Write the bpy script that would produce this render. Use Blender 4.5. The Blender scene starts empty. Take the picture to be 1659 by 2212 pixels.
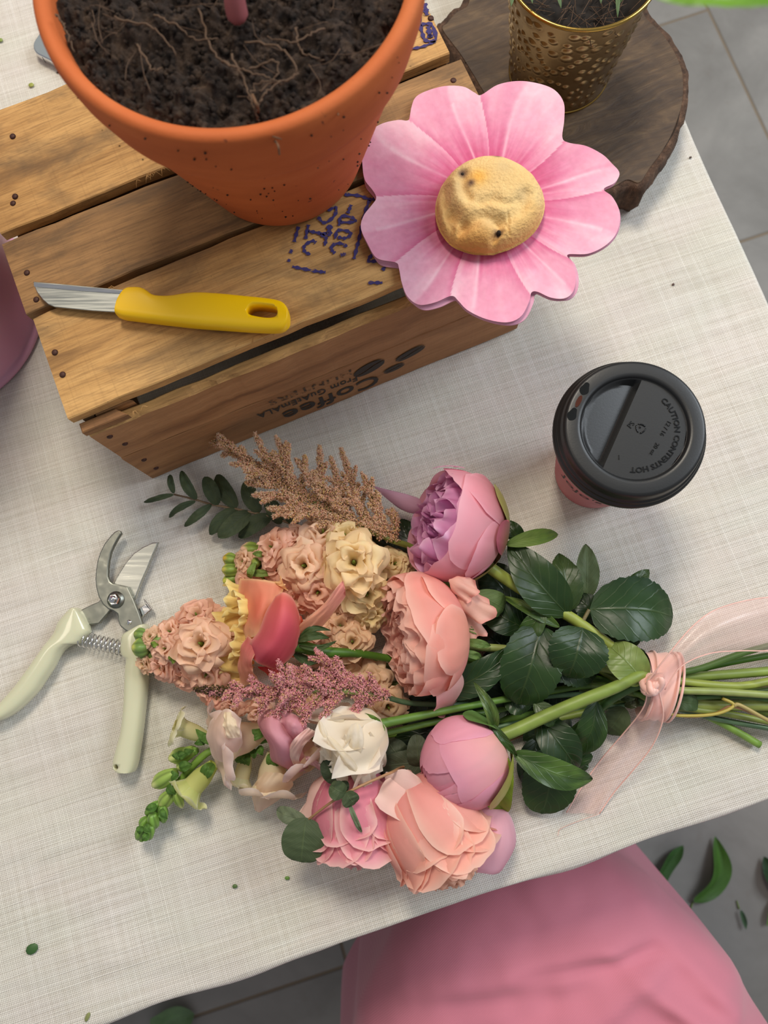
import bpy, bmesh, math, random
import numpy as np
from mathutils import Vector, Matrix, noise as mnoise
random.seed(7); rng = np.random.default_rng(7)
sc = bpy.context.scene
COL = sc.collection
PI = math.pi

# ------------------------------------------------------------------ camera
IW, IH, F, H = 1659, 2212, 1661.0, 0.56          # image size, focal in pixels, lens height over the table top (z = 0)
CX, CY = IW/2, IH/2
_d = np.array([910-CX, 1400-CY, F]); _d /= np.linalg.norm(_d)
_Z = -_d; _Y = np.array([0, -1., 0]); _Y = _Y-_Y.dot(_Z)*_Z; _Y /= np.linalg.norm(_Y); _X = np.cross(_Y, _Z)
RC = np.array([_X, _Y, _Z])
def P(px, py, z=0.0):
    r = RC @ np.array([px-CX, py-CY, F]); t = (z-H)/r[2]
    return np.array([0, 0, H]) + t*r
cam = bpy.data.cameras.new('camera'); camo = bpy.data.objects.new('camera', cam); COL.objects.link(camo)
cam.sensor_fit = 'VERTICAL'; cam.sensor_height = 36; cam.lens = F/IH*36; cam.clip_start = 0.01
m = Matrix([list(RC[0]*[1, -1, -1])+[0], list(RC[1]*[1, -1, -1])+[0], list(RC[2]*[1, -1, -1])+[H], [0, 0, 0, 1]])
camo.matrix_world = m
cam.dof.use_dof = True; cam.dof.focus_distance = 0.50; cam.dof.aperture_fstop = cam.lens/3.0
sc.camera = camo

# ------------------------------------------------------------------ light and exposure
w = bpy.data.worlds.new('world'); sc.world = w; w.use_nodes = True
bg = w.node_tree.nodes['Background']; bg.inputs[0].default_value = (0.93, 0.95, 1.0, 1); bg.inputs[1].default_value = 0.28
def area(name, loc, target, sx, sy, power, col):
    l = bpy.data.lights.new(name, 'AREA'); l.shape = 'RECTANGLE'; l.size = sx; l.size_y = sy; l.energy = power; l.color = col
    o = bpy.data.objects.new(name, l); COL.objects.link(o); o.location = loc
    o.rotation_euler = (Vector(target)-Vector(loc)).to_track_quat('-Z', 'Y').to_euler()
    return o
# daylight from the right, warm lamps above
area('window_light', (1.7, 0.9, 1.5), (0.1, 0.15, 0), 1.0, 1.1, 34, (0.86, 0.93, 1.0))
area('ceiling_light', (-0.15, 1.05, 1.7), (0, 0.1, 0), 0.45, 0.45, 23, (1.0, 0.90, 0.76))
area('ceiling_light', (-1.1, 0.2, 1.7), (0, 0, 0), 0.4, 0.4, 3, (1.0, 0.87, 0.72))
sc.view_settings.view_transform = 'Standard'; sc.view_settings.look = 'None'
sc.view_settings.gamma = 1; sc.view_settings.use_curve_mapping = False
sc.view_settings.exposure = 0.0
sc.cycles.max_bounces = 6; sc.cycles.transparent_max_bounces = 10

# ------------------------------------------------------------------ object helpers
def setp(o, label=None, cat=None, group=None, kind=None):
    if label: o['label'] = label
    if cat: o['category'] = cat
    if group: o['group'] = group
    if kind: o['kind'] = kind
    return o
def thing(name, label, cat, loc=(0, 0, 0), rz=0.0, group=None):
    o = bpy.data.objects.new(name, None); COL.objects.link(o); o.empty_display_size = 0.02
    o.location = [float(v) for v in loc]; o.rotation_euler = (0, 0, rz)
    return setp(o, label, cat, group)
def root_of(o):
    while o.parent: o = o.parent
    return o
def mesh(name, V, Fc, cols=None, uv=None, smooth=True):
    me = bpy.data.meshes.new(name)
    me.from_pydata([tuple(map(float, v)) for v in V] if not isinstance(V, np.ndarray) else V.tolist(), [], Fc)
    if cols is not None:
        a = me.color_attributes.new('Col', 'FLOAT_COLOR', 'POINT')
        c = np.ones((len(V), 4), dtype=np.float32); cc = np.asarray(cols, dtype=float); c[:, :3] = cc[:3] if cc.ndim == 1 else cc[:, :3]
        a.data.foreach_set('color', c.ravel())
    if uv is not None:
        l = me.uv_layers.new(name='UVMap'); uvv = np.asarray(uv, dtype=np.float32)
        vi = np.zeros(len(me.loops), dtype=np.int32); me.loops.foreach_get('vertex_index', vi)
        l.data.foreach_set('uv', uvv[vi].ravel())
    if smooth: me.polygons.foreach_set('use_smooth', [True]*len(me.polygons))
    me.update()
    return me
def part(name, V, Fc, mat, parent=None, cols=None, uv=None, smooth=True, world=False, label=None, kind=None, angle=None):
    V = np.asarray(V, dtype=float)
    if world and parent is not None: V = V-np.array(root_of(parent).location)
    me = mesh(name, V, Fc, cols, uv, smooth)
    if angle: me.set_sharp_from_angle(angle=math.radians(angle))
    if mat: me.materials.append(mat)
    o = bpy.data.objects.new(name, me); COL.objects.link(o)
    if parent is not None: o.parent = parent
    return setp(o, label, kind=kind)
def link(name, me, parent, M=None, label=None):
    o = bpy.data.objects.new(name, me); COL.objects.link(o); o.parent = parent
    if M is not None: o.matrix_local = M
    return setp(o, label)
class MB:
    """collects shapes into one mesh"""
    def __init__(s): s.V = []; s.F = []; s.C = []; s.U = []; s.n = 0
    def add(s, V, Fc, C=None, U=None):
        V = np.asarray(V, dtype=float)
        s.V.append(V); s.F += [tuple(int(i)+s.n for i in f) for f in Fc]; s.n += len(V)
        if C is not None:
            C = np.asarray(C, dtype=float)
            if C.ndim == 1: C = np.tile(C[:3], (len(V), 1))
            s.C.append(C[:, :3])
        if U is not None: s.U.append(np.asarray(U, dtype=float))
        return s
    def build(s, name, mat, parent=None, **k):
        V = np.vstack(s.V)
        return part(name, V, s.F, mat, parent, cols=np.vstack(s.C) if s.C else None, uv=np.vstack(s.U) if s.U else None, **k)
def loft(rings, cap=True, closed=True):
    n = len(rings[0]); V = np.vstack([np.asarray(r, dtype=float) for r in rings]); Fc = []
    for i in range(len(rings)-1):
        for j in range(n if closed else n-1):
            k = (j+1) % n
            Fc.append((i*n+j, i*n+k, (i+1)*n+k, (i+1)*n+j))
    if cap and closed:
        Fc.append(tuple(range(n))[::-1]); Fc.append(tuple((len(rings)-1)*n+j for j in range(n)))
    return V, Fc
def catmull(pts, n):
    p = np.asarray(pts, dtype=float)
    if len(p) < 3: return np.array([p[0]+(p[-1]-p[0])*t for t in np.linspace(0, 1, n)])
    q = np.vstack([2*p[0]-p[1], p, 2*p[-1]-p[-2]])
    out = []
    for t in np.linspace(0, len(p)-1-1e-9, n):
        i = int(t); f = t-i; a, b, c, d = q[i:i+4]
        out.append(0.5*((2*b)+(c-a)*f+(2*a-5*b+4*c-d)*f*f+(3*b-3*c+d-a)*f**3))
    return np.array(out)
def frames(p):
    T = np.gradient(p, axis=0); T /= np.linalg.norm(T, axis=1)[:, None]+1e-12
    a = np.array([0, 0, 1.]) if abs(T[0][2]) < .9 else np.array([1., 0, 0])
    N = []; n = a-a.dot(T[0])*T[0]
    for t in T:
        n = n-n.dot(t)*t; n = n/(np.linalg.norm(n)+1e-12); N.append(n)
    N = np.array(N); return T, N, np.cross(T, N)
def tube(pts, r, ns=8, n=None, cap=True, flat=1.0):
    p = catmull(pts, n) if n else np.asarray(pts, dtype=float)
    r = np.interp(np.linspace(0, 1, len(p)), np.linspace(0, 1, len(r)), r) if np.ndim(r) else np.full(len(p), r)
    T, N, B = frames(p); a = np.arange(ns)*2*PI/ns
    rings = [p[i]+r[i]*(np.cos(a)[:, None]*N[i]*flat+np.sin(a)[:, None]*B[i]) for i in range(len(p))]
    return loft(rings, cap)
def lathe(prof, ns=48, cap=False, cx=0, cy=0):
    a = np.arange(ns)*2*PI/ns
    return loft([np.stack([cx+r*np.cos(a), cy+r*np.sin(a), np.full(ns, z)], 1) for r, z in prof], cap)
def ngrid(G):
    """G: (n, m, 3) grid -> V, F"""
    n, m_ = G.shape[:2]; i = np.arange(n*m_).reshape(n, m_)
    Fc = np.stack([i[:-1, :-1], i[:-1, 1:], i[1:, 1:], i[1:, :-1]], -1).reshape(-1, 4)
    return G.reshape(-1, 3), [tuple(f) for f in Fc.tolist()]
def inset(poly, d):
    p = np.asarray(poly, dtype=float); n = len(p)
    area2 = sum(p[i][0]*p[(i+1) % n][1]-p[(i+1) % n][0]*p[i][1] for i in range(n)); s = 1 if area2 > 0 else -1
    out = []
    for i in range(n):
        a = p[i]-p[i-1]; b = p[(i+1) % n]-p[i]
        na = np.array([-a[1], a[0]])/(np.linalg.norm(a)+1e-12); nb = np.array([-b[1], b[0]])/(np.linalg.norm(b)+1e-12)
        v = na+nb; v = v/max(0.35, 0.5*v.dot(v)); out.append(p[i]+v*d*s)
    return np.array(out)
def prism(poly, z0, z1, bv=0.0005, steps=2):
    p = np.asarray(poly, dtype=float)[:, :2]; rings = []
    def ring(d, z): q = inset(p, d) if d > 0 else p; return np.column_stack([q, np.full(len(q), z)])
    A = [k/steps*PI/2 for k in range(steps+1)]
    for a in A: rings.append(ring(bv*(1-math.sin(a)), z0+bv*(1-math.cos(a))))
    for a in A[::-1]: rings.append(ring(bv*(1-math.sin(a)), z1-bv*(1-math.cos(a))))
    return loft(rings)
def smooth_poly(pts, n=6):
    p = np.asarray(pts, dtype=float); k = len(p); out = []
    for i in range(k):
        a, b, c, d = p[i-1], p[i], p[(i+1) % k], p[(i+2) % k]
        for f in np.arange(n)/n: out.append(0.5*((2*b)+(c-a)*f+(2*a-5*b+4*c-d)*f*f+(3*b-3*c+d-a)*f**3))
    return np.array(out)
def boolean(o, V, Fc, op='DIFFERENCE'):
    def fixn(mm):
        b_ = bmesh.new(); b_.from_mesh(mm); bmesh.ops.remove_doubles(b_, verts=b_.verts, dist=1e-6); bmesh.ops.recalc_face_normals(b_, faces=b_.faces); b_.to_mesh(mm); b_.free()
    me = mesh('cutter', V, Fc); fixn(me); fixn(o.data); c = bpy.data.objects.new('cutter', me); COL.objects.link(c)
    c.parent = o.parent
    md = o.modifiers.new('b', 'BOOLEAN'); md.operation = op; md.object = c; md.solver = 'EXACT'
    bpy.context.view_layer.update(); dg = bpy.context.evaluated_depsgraph_get(); dg.update(); nm = bpy.data.meshes.new_from_object(o.evaluated_get(dg))
    o.modifiers.clear(); o.data = nm; bpy.data.objects.remove(c); return o
def textmesh(s, size=1.0, extrude=0.0, align='CENTER', spacing=1.0, res=2, offset=0.0):
    cu = bpy.data.curves.new('t', 'FONT'); cu.body = s; cu.size = size; cu.extrude = extrude; cu.align_x = align
    cu.space_character = spacing; cu.resolution_u = res; cu.offset = offset
    o = bpy.data.objects.new('t', cu); COL.objects.link(o)
    dg = bpy.context.evaluated_depsgraph_get(); me = bpy.data.meshes.new_from_object(o.evaluated_get(dg))
    V = np.array([v.co[:] for v in me.vertices]); Fc = [tuple(p.vertices) for p in me.polygons]
    bpy.data.objects.remove(o); bpy.data.curves.remove(cu); return V, Fc
def fbm(x, y, z=0.0, o=4): return mnoise.fractal(Vector((x, y, z)), 1.0, 2.0, o)
def nz(v, s=1.0, off=0.0): return mnoise.noise(Vector((v[0]*s+off, v[1]*s+off*1.7, v[2]*s-off)))

# ------------------------------------------------------------------ material helpers
def srgb(r, g, b):
    f = lambda c: (c/255/12.92) if c <= 10.3 else ((c/255+.055)/1.055)**2.4
    return (f(r), f(g), f(b))
class N:
    """small node builder"""
    def __init__(s, name, rough=0.6, base=(.5, .5, .5), **kw):
        s.m = bpy.data.materials.new(name); s.m.use_nodes = True; s.t = s.m.node_tree; s.b = s.t.nodes['Principled BSDF']
        s.b.inputs['Base Color'].default_value = (*base, 1); s.b.inputs['Roughness'].default_value = rough
        s.b.inputs['Subsurface Scale'].default_value = .004
        for k, v in kw.items():
            s.b.inputs[k.replace('_', ' ')].default_value = (*v, 1) if isinstance(v, tuple) else v
    def n(s, typ, **kw):
        nd = s.t.nodes.new(typ)
        for k, v in kw.items():
            if k.startswith('i_'):
                key = k[2:]; key = int(key) if key.isdigit() else key.replace('_', ' ')
                tgt = nd.inputs[key]
                if isinstance(v, bpy.types.NodeSocket): s.t.links.new(v, tgt)
                else: tgt.default_value = v
            else: setattr(nd, k, v)
        return nd
    def L(s, a, b): s.t.links.new(a, b)
    def co(s, kind='Object', scale=(1, 1, 1), rot=(0, 0, 0), rnd=False):
        tc = s.n('ShaderNodeTexCoord').outputs[kind]
        if rnd:
            oi = s.n('ShaderNodeObjectInfo').outputs['Random']
            mul = s.n('ShaderNodeMath', operation='MULTIPLY', i_0=oi, i_1=13.7).outputs[0]
            tc = s.n('ShaderNodeVectorMath', operation='ADD', i_0=tc, i_1=mul).outputs[0]
        mp = s.n('ShaderNodeMapping'); s.L(tc, mp.inputs[0]); mp.inputs['Scale'].default_value = scale; mp.inputs['Rotation'].default_value = rot
        return mp.outputs[0]
    def noise(s, vec, scale=5, detail=4, rough=.55, dist=0):
        nd = s.n('ShaderNodeTexNoise', i_Scale=scale, i_Detail=detail, i_Roughness=rough, i_Distortion=dist); s.L(vec, nd.inputs['Vector']); return nd.outputs['Fac']
    def ramp(s, fac, stops):
        r = s.n('ShaderNodeValToRGB'); s.L(fac, r.inputs[0]); e = r.color_ramp.elements
        while len(e) < len(stops): e.new(0.5)
        for el, (p, c) in zip(e, stops):
            el.position = p; el.color = (*c, 1) if isinstance(c, tuple) else (c, c, c, 1)
        return r.outputs[0]
    def math(s, op, a, b=None, c=None):
        k = dict(operation=op, i_0=a)
        if b is not None: k['i_1'] = b
        if c is not None: k['i_2'] = c
        return s.n('ShaderNodeMath', **k).outputs[0]
    def mix(s, fac, a, b, typ='MIX'):
        nd = s.n('ShaderNodeMix', data_type='RGBA', blend_type=typ)
        for key, v in ((0, fac), (6, a), (7, b)):
            if isinstance(v, bpy.types.NodeSocket): s.L(v, nd.inputs[key])
            else: nd.inputs[key].default_value = (*v, 1) if isinstance(v, tuple) else v
        return nd.outputs[2]
    def base(s, c): s.L(c, s.b.inputs['Base Color']); return s
    def rough(s, c): s.L(c, s.b.inputs['Roughness']); return s
    def bump(s, h, dist=.001, strength=1.0, prev=None):
        b = s.n('ShaderNodeBump', i_Strength=strength, i_Distance=dist); s.L(h, b.inputs['Height'])
        if prev is not None: s.L(prev, b.inputs['Normal'])
        s.L(b.outputs[0], s.b.inputs['Normal']); return b.outputs[0]
    def attr(s, name='Col'): return s.n('ShaderNodeVertexColor', layer_name=name).outputs['Color']

# ------------------------------------------------------------------ materials
def mat_cloth():
    s = N('linen', rough=.9); v = s.co('UV')
    warp = s.noise(s.co('UV', scale=(9, 9, 9)), 1.0, 2)
    sp = s.n('ShaderNodeSeparateXYZ'); s.L(v, sp.inputs[0]); x, y = sp.outputs[0], sp.outputs[1]
    wob = s.math('MULTIPLY', s.math('SUBTRACT', warp, .5), .004)
    jx = s.math('MULTIPLY', s.noise(s.co('UV', scale=(420, 6, 1)), 1.0, 2), .0011); jy = s.math('MULTIPLY', s.noise(s.co('UV', scale=(6, 420, 1)), 1.0, 2), .0011)
    k = 2*PI/0.00118
    xs = s.math('SINE', s.math('MULTIPLY', s.math('ADD', s.math('ADD', x, wob), jx), k/2)); ys = s.math('SINE', s.math('MULTIPLY', s.math('ADD', s.math('ADD', y, wob), jy), k/2))
    ax = s.math('ABSOLUTE', xs); ay = s.math('ABSOLUTE', ys)                       # thread profiles, 0 at the gaps
    hole = s.math('MULTIPLY', s.math('SUBTRACT', 1.0, s.math('POWER', ax, .9)), s.math('SUBTRACT', 1.0, s.math('POWER', ay, .9)))
    hole = s.math('POWER', hole, .75)
    slub = s.ramp(s.noise(s.co('UV', scale=(9, 520, 1)), 1.0, 3, .7), [(.30, 0.0), (.5, .5), (.72, 1.0)])
    slubv = s.ramp(s.noise(s.co('UV', scale=(330, 7, 1)), 1.0, 3, .6), [(.35, 0.0), (.55, .45), (.76, 1.0)])
    col = s.mix(slub, srgb(210, 203, 191), srgb(240, 236, 228))
    col = s.mix(s.math('MULTIPLY', slubv, .45), col, srgb(250, 248, 243))
    st = s.ramp(s.noise(s.co('UV', scale=(5, 9, 1)), 1.0, 3), [(.42, 0.0), (.7, 1.0)])
    col = s.mix(s.math('MULTIPLY', st, .14), col, srgb(214, 203, 176))
    col = s.mix(s.math('MULTIPLY', hole, .95), col, srgb(112, 103, 92))
    tn = s.ramp(s.noise(s.co('UV', scale=(14, 22, 1)), 1.0, 3), [(.36, 0.0), (.64, 1.0)])
    col = s.mix(.10, col, s.mix(tn, srgb(232, 255, 222), srgb(255, 236, 240)), 'MULTIPLY')
    s.base(col)
    hh = s.math('ADD', s.math('MULTIPLY', ax, .5), s.math('MULTIPLY', ay, .5))
    hh = s.math('ADD', hh, s.math('MULTIPLY', slub, .8))
    nb = s.bump(hh, .00035, .8)
    wr = s.noise(s.co('UV', scale=(6, 16, 6)), 1.0, 3, .5, .4)
    s.bump(wr, .010, .7, nb)
    return s.m
def mat_wood(name, c1, c2, c3, c4=None, grain=1.0, stain=.5, rot=(0, 0, 0)):
    s = N(name, rough=.72)
    v = s.co(scale=(5, 60, 60), rot=rot, rnd=True); g = s.noise(v, 1.0, 6, .62, .6)
    fine = s.noise(s.co(scale=(60, 900, 900), rot=rot, rnd=True), 1.0, 3, .6)
    col = s.ramp(g, [(.28, c3), (.45, c2), (.62, c1), (.8, c2)])
    col = s.mix(s.math('MULTIPLY', s.ramp(fine, [(.35, 1.0), (.55, 0.0)]), .45*grain), col, c3)
    blot = s.ramp(s.noise(s.co(scale=(14, 30, 30), rot=rot, rnd=True), 1.0, 5, .65, .5), [(.50, 0.0), (.72, 1.0)])
    col = s.mix(s.math('MULTIPLY', blot, stain), col, c4 or c3)
    sawm = s.noise(s.co(scale=(700, 12, 12), rot=rot, rnd=True), 1.0, 2)
    col = s.mix(s.math('MULTIPLY', s.ramp(sawm, [(.55, 0.0), (.72, 1.0)]), .16*grain), col, c3)
    pit = s.ramp(s.noise(s.co(scale=(260, 420, 420), rnd=True), 1.0, 2), [(.76, 0.0), (.80, 1.0)])
    col = s.mix(s.math('MULTIPLY', pit, .5), col, srgb(50, 34, 22))
    s.base(col); h = s.math('ADD', g, s.math('MULTIPLY', fine, .35)); s.bump(h, .0009, .7)
    return s.m
M = {}
M['linen'] = mat_cloth()
M['plank'] = mat_wood('pale_pine', srgb(216, 170, 106), srgb(192, 146, 86), srgb(128, 92, 52), srgb(100, 80, 56), stain=.7)
M['plank_dark'] = mat_wood('weathered_pine', srgb(178, 136, 86), srgb(150, 112, 68), srgb(98, 72, 44), srgb(74, 60, 44), stain=.75)
M['plank_side'] = mat_wood('brown_pine', srgb(184, 138, 92), srgb(168, 122, 78), srgb(128, 88, 54), srgb(116, 82, 52), grain=.6, stain=.4)
M['endgrain'] = mat_wood('end_grain_wood', srgb(190, 145, 92), srgb(140, 98, 58), srgb(84, 54, 32), srgb(60, 36, 22))
def simple(name, c, rough=.5, **k): M[name] = N(name, rough=rough, base=c, **k).m; return M[name]
simple('dark_inside', srgb(40, 30, 22), .9); simple('nail_rust', srgb(74, 46, 38), .6, Metallic=.4)
def mat_fade_ink(name, c, thr=.45):
    s = N(name, rough=.8, base=c); n1 = s.noise(s.co(scale=(260, 500, 260)), 1.0, 4, .7)
    fac = s.ramp(n1, [(thr-.08, 0.0), (thr+.05, 1.0)]); tr = s.n('ShaderNodeBsdfTransparent'); mx = s.n('ShaderNodeMixShader')
    s.L(fac, mx.inputs[0]); s.L(tr.outputs[0], mx.inputs[1]); s.L(s.b.outputs[0], mx.inputs[2]); s.L(mx.outputs[0], s.t.nodes['Material Output'].inputs[0]); return s.m
M['ink_purple'] = mat_fade_ink('purple_ink', srgb(56, 48, 104), .38); M['ink_black'] = mat_fade_ink('stencil_ink', srgb(58, 54, 50), .32)
M['ink_faded'] = mat_fade_ink('faded_stencil_ink', srgb(86, 72, 58), .50)
def mat_terracotta():
    s = N('terracotta', rough=.78); n1 = s.noise(s.co(scale=(14, 14, 40)), 1.0, 4)
    col = s.ramp(n1, [(.3, srgb(176, 86, 34)), (.55, srgb(192, 98, 44)), (.75, srgb(200, 110, 56))])
    dk = s.ramp(s.noise(s.co(scale=(120, 120, 90)), 1.0, 3, .6), [(.70, 0.0), (.74, 1.0)]); col = s.mix(dk, col, srgb(110, 52, 28))
    s.base(col); s.bump(s.noise(s.co(scale=(300, 300, 300)), 1.0, 3), .0004, .3); return s.m
M['terracotta'] = mat_terracotta()
def mat_soil():
    s = N('soil', rough=.95); n1 = s.noise(s.co(scale=(110, 110, 110)), 1.0, 6, .7)
    s.base(s.ramp(n1, [(.30, srgb(26, 18, 14)), (.5, srgb(56, 42, 33)), (.66, srgb(88, 69, 54)), (.8, srgb(128, 108, 86))]))
    s.bump(s.noise(s.co(scale=(260, 260, 260)), 1.0, 6, .7), .004, 1.0); return s.m
M['soil'] = mat_soil()
simple('root_fibre', srgb(92, 70, 52), .8); simple('root_dark', srgb(104, 74, 50), .8); simple('pink_shoot', srgb(170, 98, 100), .5); simple('dark_soil', srgb(30, 24, 20), .95)
def mat_brass():
    s = N('aged_brass', rough=.34, Metallic=1.0); n1 = s.noise(s.co(scale=(25, 25, 25)), 1.0, 4)
    s.base(s.ramp(n1, [(.3, srgb(136, 112, 78)), (.6, srgb(176, 150, 112)), (.8, srgb(190, 166, 128))])); s.rough(s.ramp(n1, [(.3, .42), (.7, .3)])); return s.m
M['brass'] = mat_brass(); simple('brass_rim', srgb(196, 160, 84), .22, Metallic=1.0)
def mat_steel(name, c=(.55, .55, .53), r=.25, sc_=(30, 700, 700)):
    s = N(name, rough=r, base=c, Metallic=1.0); n1 = s.noise(s.co(scale=sc_), 1.0, 3)
    s.rough(s.ramp(n1, [(.3, r*.8), (.7, r*1.5)])); s.bump(n1, .00008, .3); return s.m
M['steel'] = mat_steel('brushed_steel', (.46, .47, .43), .30); M['steel_dull'] = mat_steel('dull_steel', (.26, .27, .235), .36, (150, 150, 150)); M['chrome'] = mat_steel('chrome', (.75, .75, .76), .12)
simple('yellow_plastic', srgb(255, 204, 2), .38)
simple('cream_plastic', srgb(212, 212, 180), .16, Coat_Weight=.4, Subsurface_Weight=.1)
def mat_lid():
    s = N('black_plastic', rough=.38, base=srgb(30, 31, 32)); s.bump(s.noise(s.co(scale=(900, 900, 900)), 1.0, 2), .0001, .25); return s.m
M['lid'] = mat_lid(); simple('lid_text', srgb(22, 23, 24), .2); simple('lid_glossy', srgb(20, 21, 22), .12)
simple('cup_pink', srgb(206, 118, 124), .6); simple('cup_ink', srgb(48, 32, 38), .6); simple('cup_blue', srgb(130, 150, 190), .6); simple('coffee', srgb(70, 30, 14), .2)
def mat_attr(name, rough=.6, bump=.0003, bs=400, sss=0.0, transl=0.0, tint=.10, sheen=0.0, coat=0.0):
    s = N(name, rough=rough); c = s.attr(); n1 = s.noise(s.co(scale=(bs*.15,)*3), 1.0, 4)
    c = s.mix(s.math('MULTIPLY', s.ramp(n1, [(.35, 0.0), (.7, 1.0)]), tint), c, (1, 1, 1), 'SOFT_LIGHT'); s.base(c)
    if bump: s.bump(s.noise(s.co(scale=(bs,)*3), 1.0, 3), bump, .35)
    if coat: s.b.inputs['Coat Weight'].default_value = coat
    if transl:
        tr = s.n('ShaderNodeBsdfTranslucent'); s.L(c, tr.inputs[0]); mx = s.n('ShaderNodeMixShader', i_0=transl)
        s.L(s.b.outputs[0], mx.inputs[1]); s.L(tr.outputs[0], mx.inputs[2]); s.L(mx.outputs[0], s.t.nodes['Material Output'].inputs[0])
    s.m.cycles.use_transmission_shadow = True if hasattr(s.m.cycles, 'use_transmission_shadow') else False
    return s.m
M['petal'] = mat_attr('petal', .62, .0002, 350, transl=.38); M['plush'] = mat_attr('tiny_flowers', .8, 0, 100, transl=.45)
M['stem'] = mat_attr('stem', .45, .0002, 300); M['cookie'] = mat_attr('cookie_dough', .95, .0045, 420, tint=.2)
M['paper'] = mat_attr('printed_paper', .75, .00012, 900, tint=.25)
def mat_leaf(name, rough=.42, veins=11, vb=.0006, lighten=.22):
    s = N(name, rough=rough); c = s.attr()
    uv = s.n('ShaderNodeUVMap', uv_map='UVMap').outputs[0]; sp = s.n('ShaderNodeSeparateXYZ'); s.L(uv, sp.inputs[0])
    au = s.math('ABSOLUTE', sp.outputs[0]); ph = s.math('SUBTRACT', s.math('MULTIPLY', sp.outputs[1], veins), s.math('MULTIPLY', au, veins*.30))
    ph = s.math('ADD', ph, s.math('MULTIPLY', s.noise(s.co(scale=(60,)*3), 1.0, 2), .5))
    w1 = s.math('ABSOLUTE', s.math('SUBTRACT', s.math('FRACT', ph), .5)); vein = s.ramp(w1, [(.0, 1.0), (.09, 0.0)])
    mid = s.ramp(au, [(.0, 1.0), (.055, 0.0)]); vv = s.math('MAXIMUM', s.math('MULTIPLY', vein, .55), mid)
    c2 = s.mix(s.math('MULTIPLY', vv, lighten), c, srgb(150, 170, 100)); s.base(c2)
    n1 = s.noise(s.co(scale=(220,)*3), 1.0, 3)
    s.bump(s.math('ADD', s.math('MULTIPLY', vv, -1.0), s.math('MULTIPLY', n1, .35)), vb, .8)
    tr = s.n('ShaderNodeBsdfTranslucent'); s.L(c2, tr.inputs[0]); mx = s.n('ShaderNodeMixShader', i_0=.12)
    s.L(s.b.outputs[0], mx.inputs[1]); s.L(tr.outputs[0], mx.inputs[2]); s.L(mx.outputs[0], s.t.nodes['Material Output'].inputs[0])
    return s.m
M['leaf'] = mat_leaf('leaf', .38, 7, .0003, .08); M['leaf_matt'] = mat_leaf('matt_leaf', .65, 9, .0002, .1)
def mat_organza():
    s = N('organza', rough=.4, base=srgb(250, 212, 204), Sheen_Weight=.5)
    v = s.co(scale=(1800, 1800, 1800)); n1 = s.noise(v, 1.0, 2)
    gl = s.n('ShaderNodeBsdfGlossy', i_Roughness=.3); gl.inputs[0].default_value = (1, .9, .88, 1)
    m1 = s.n('ShaderNodeMixShader'); s.L(s.ramp(n1, [(.55, .05), (.75, .5)]), m1.inputs[0]); s.L(s.b.outputs[0], m1.inputs[1]); s.L(gl.outputs[0], m1.inputs[2])
    tr = s.n('ShaderNodeBsdfTransparent'); tr.inputs[0].default_value = (1, .93, .92, 1); mx = s.n('ShaderNodeMixShader', i_0=.30)
    s.L(m1.outputs[0], mx.inputs[2]); s.L(tr.outputs[0], mx.inputs[1]); s.L(mx.outputs[0], s.t.nodes['Material Output'].inputs[0]); return s.m
M['organza'] = mat_organza(); simple('ribbon_satin', srgb(246, 194, 180), .45, Sheen_Weight=.4)
def mat_floor():
    s = N('grey_stone_tile', rough=.55); n1 = s.noise(s.co(scale=(4, 4, 4), rnd=True), 1.0, 6, .6, .5)
    c = s.ramp(n1, [(.3, srgb(122, 119, 114)), (.55, srgb(146, 143, 138)), (.75, srgb(166, 162, 156))])
    n2 = s.noise(s.co(scale=(30, 30, 30), rnd=True), 1.0, 4); c = s.mix(s.math('MULTIPLY', s.ramp(n2, [(.6, 0.0), (.8, 1.0)]), .25), c, srgb(120, 108, 96)); s.base(c); s.bump(n2, .001, .2); return s.m
M['tile'] = mat_floor(); simple('grout', srgb(136, 122, 104), .9)
def mat_pinkcloth():
    s = N('pink_twill', rough=.8, Sheen_Weight=.25); v = s.co(scale=(1, 1, 1), rot=(0, 0, .8)); wv = s.n('ShaderNodeTexWave', i_Scale=260.0); s.L(v, wv.inputs[0])
    c = s.mix(s.math('MULTIPLY', wv.outputs['Fac'], .10), srgb(212, 128, 146), srgb(186, 102, 122)); s.base(c); s.bump(wv.outputs['Fac'], .0003, .3); return s.m
M['pink_twill'] = mat_pinkcloth()
simple('mauve_plastic', srgb(212, 156, 184), .35, Subsurface_Weight=.15); simple('phone_glass', srgb(150, 160, 164), .12); simple('skin', srgb(214, 164, 140), .5, Subsurface_Weight=.1)
simple('stool_wood', srgb(120, 90, 60), .6)
def mat_bark():
    s = N('bark', rough=.95); n1 = s.noise(s.co(scale=(120, 120, 60)), 1.0, 6, .7); s.base(s.ramp(n1, [(.3, srgb(40, 28, 22)), (.55, srgb(92, 68, 52)), (.75, srgb(140, 110, 88))])); s.bump(n1, .003, 1.0); return s.m
M['bark'] = mat_bark()
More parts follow.
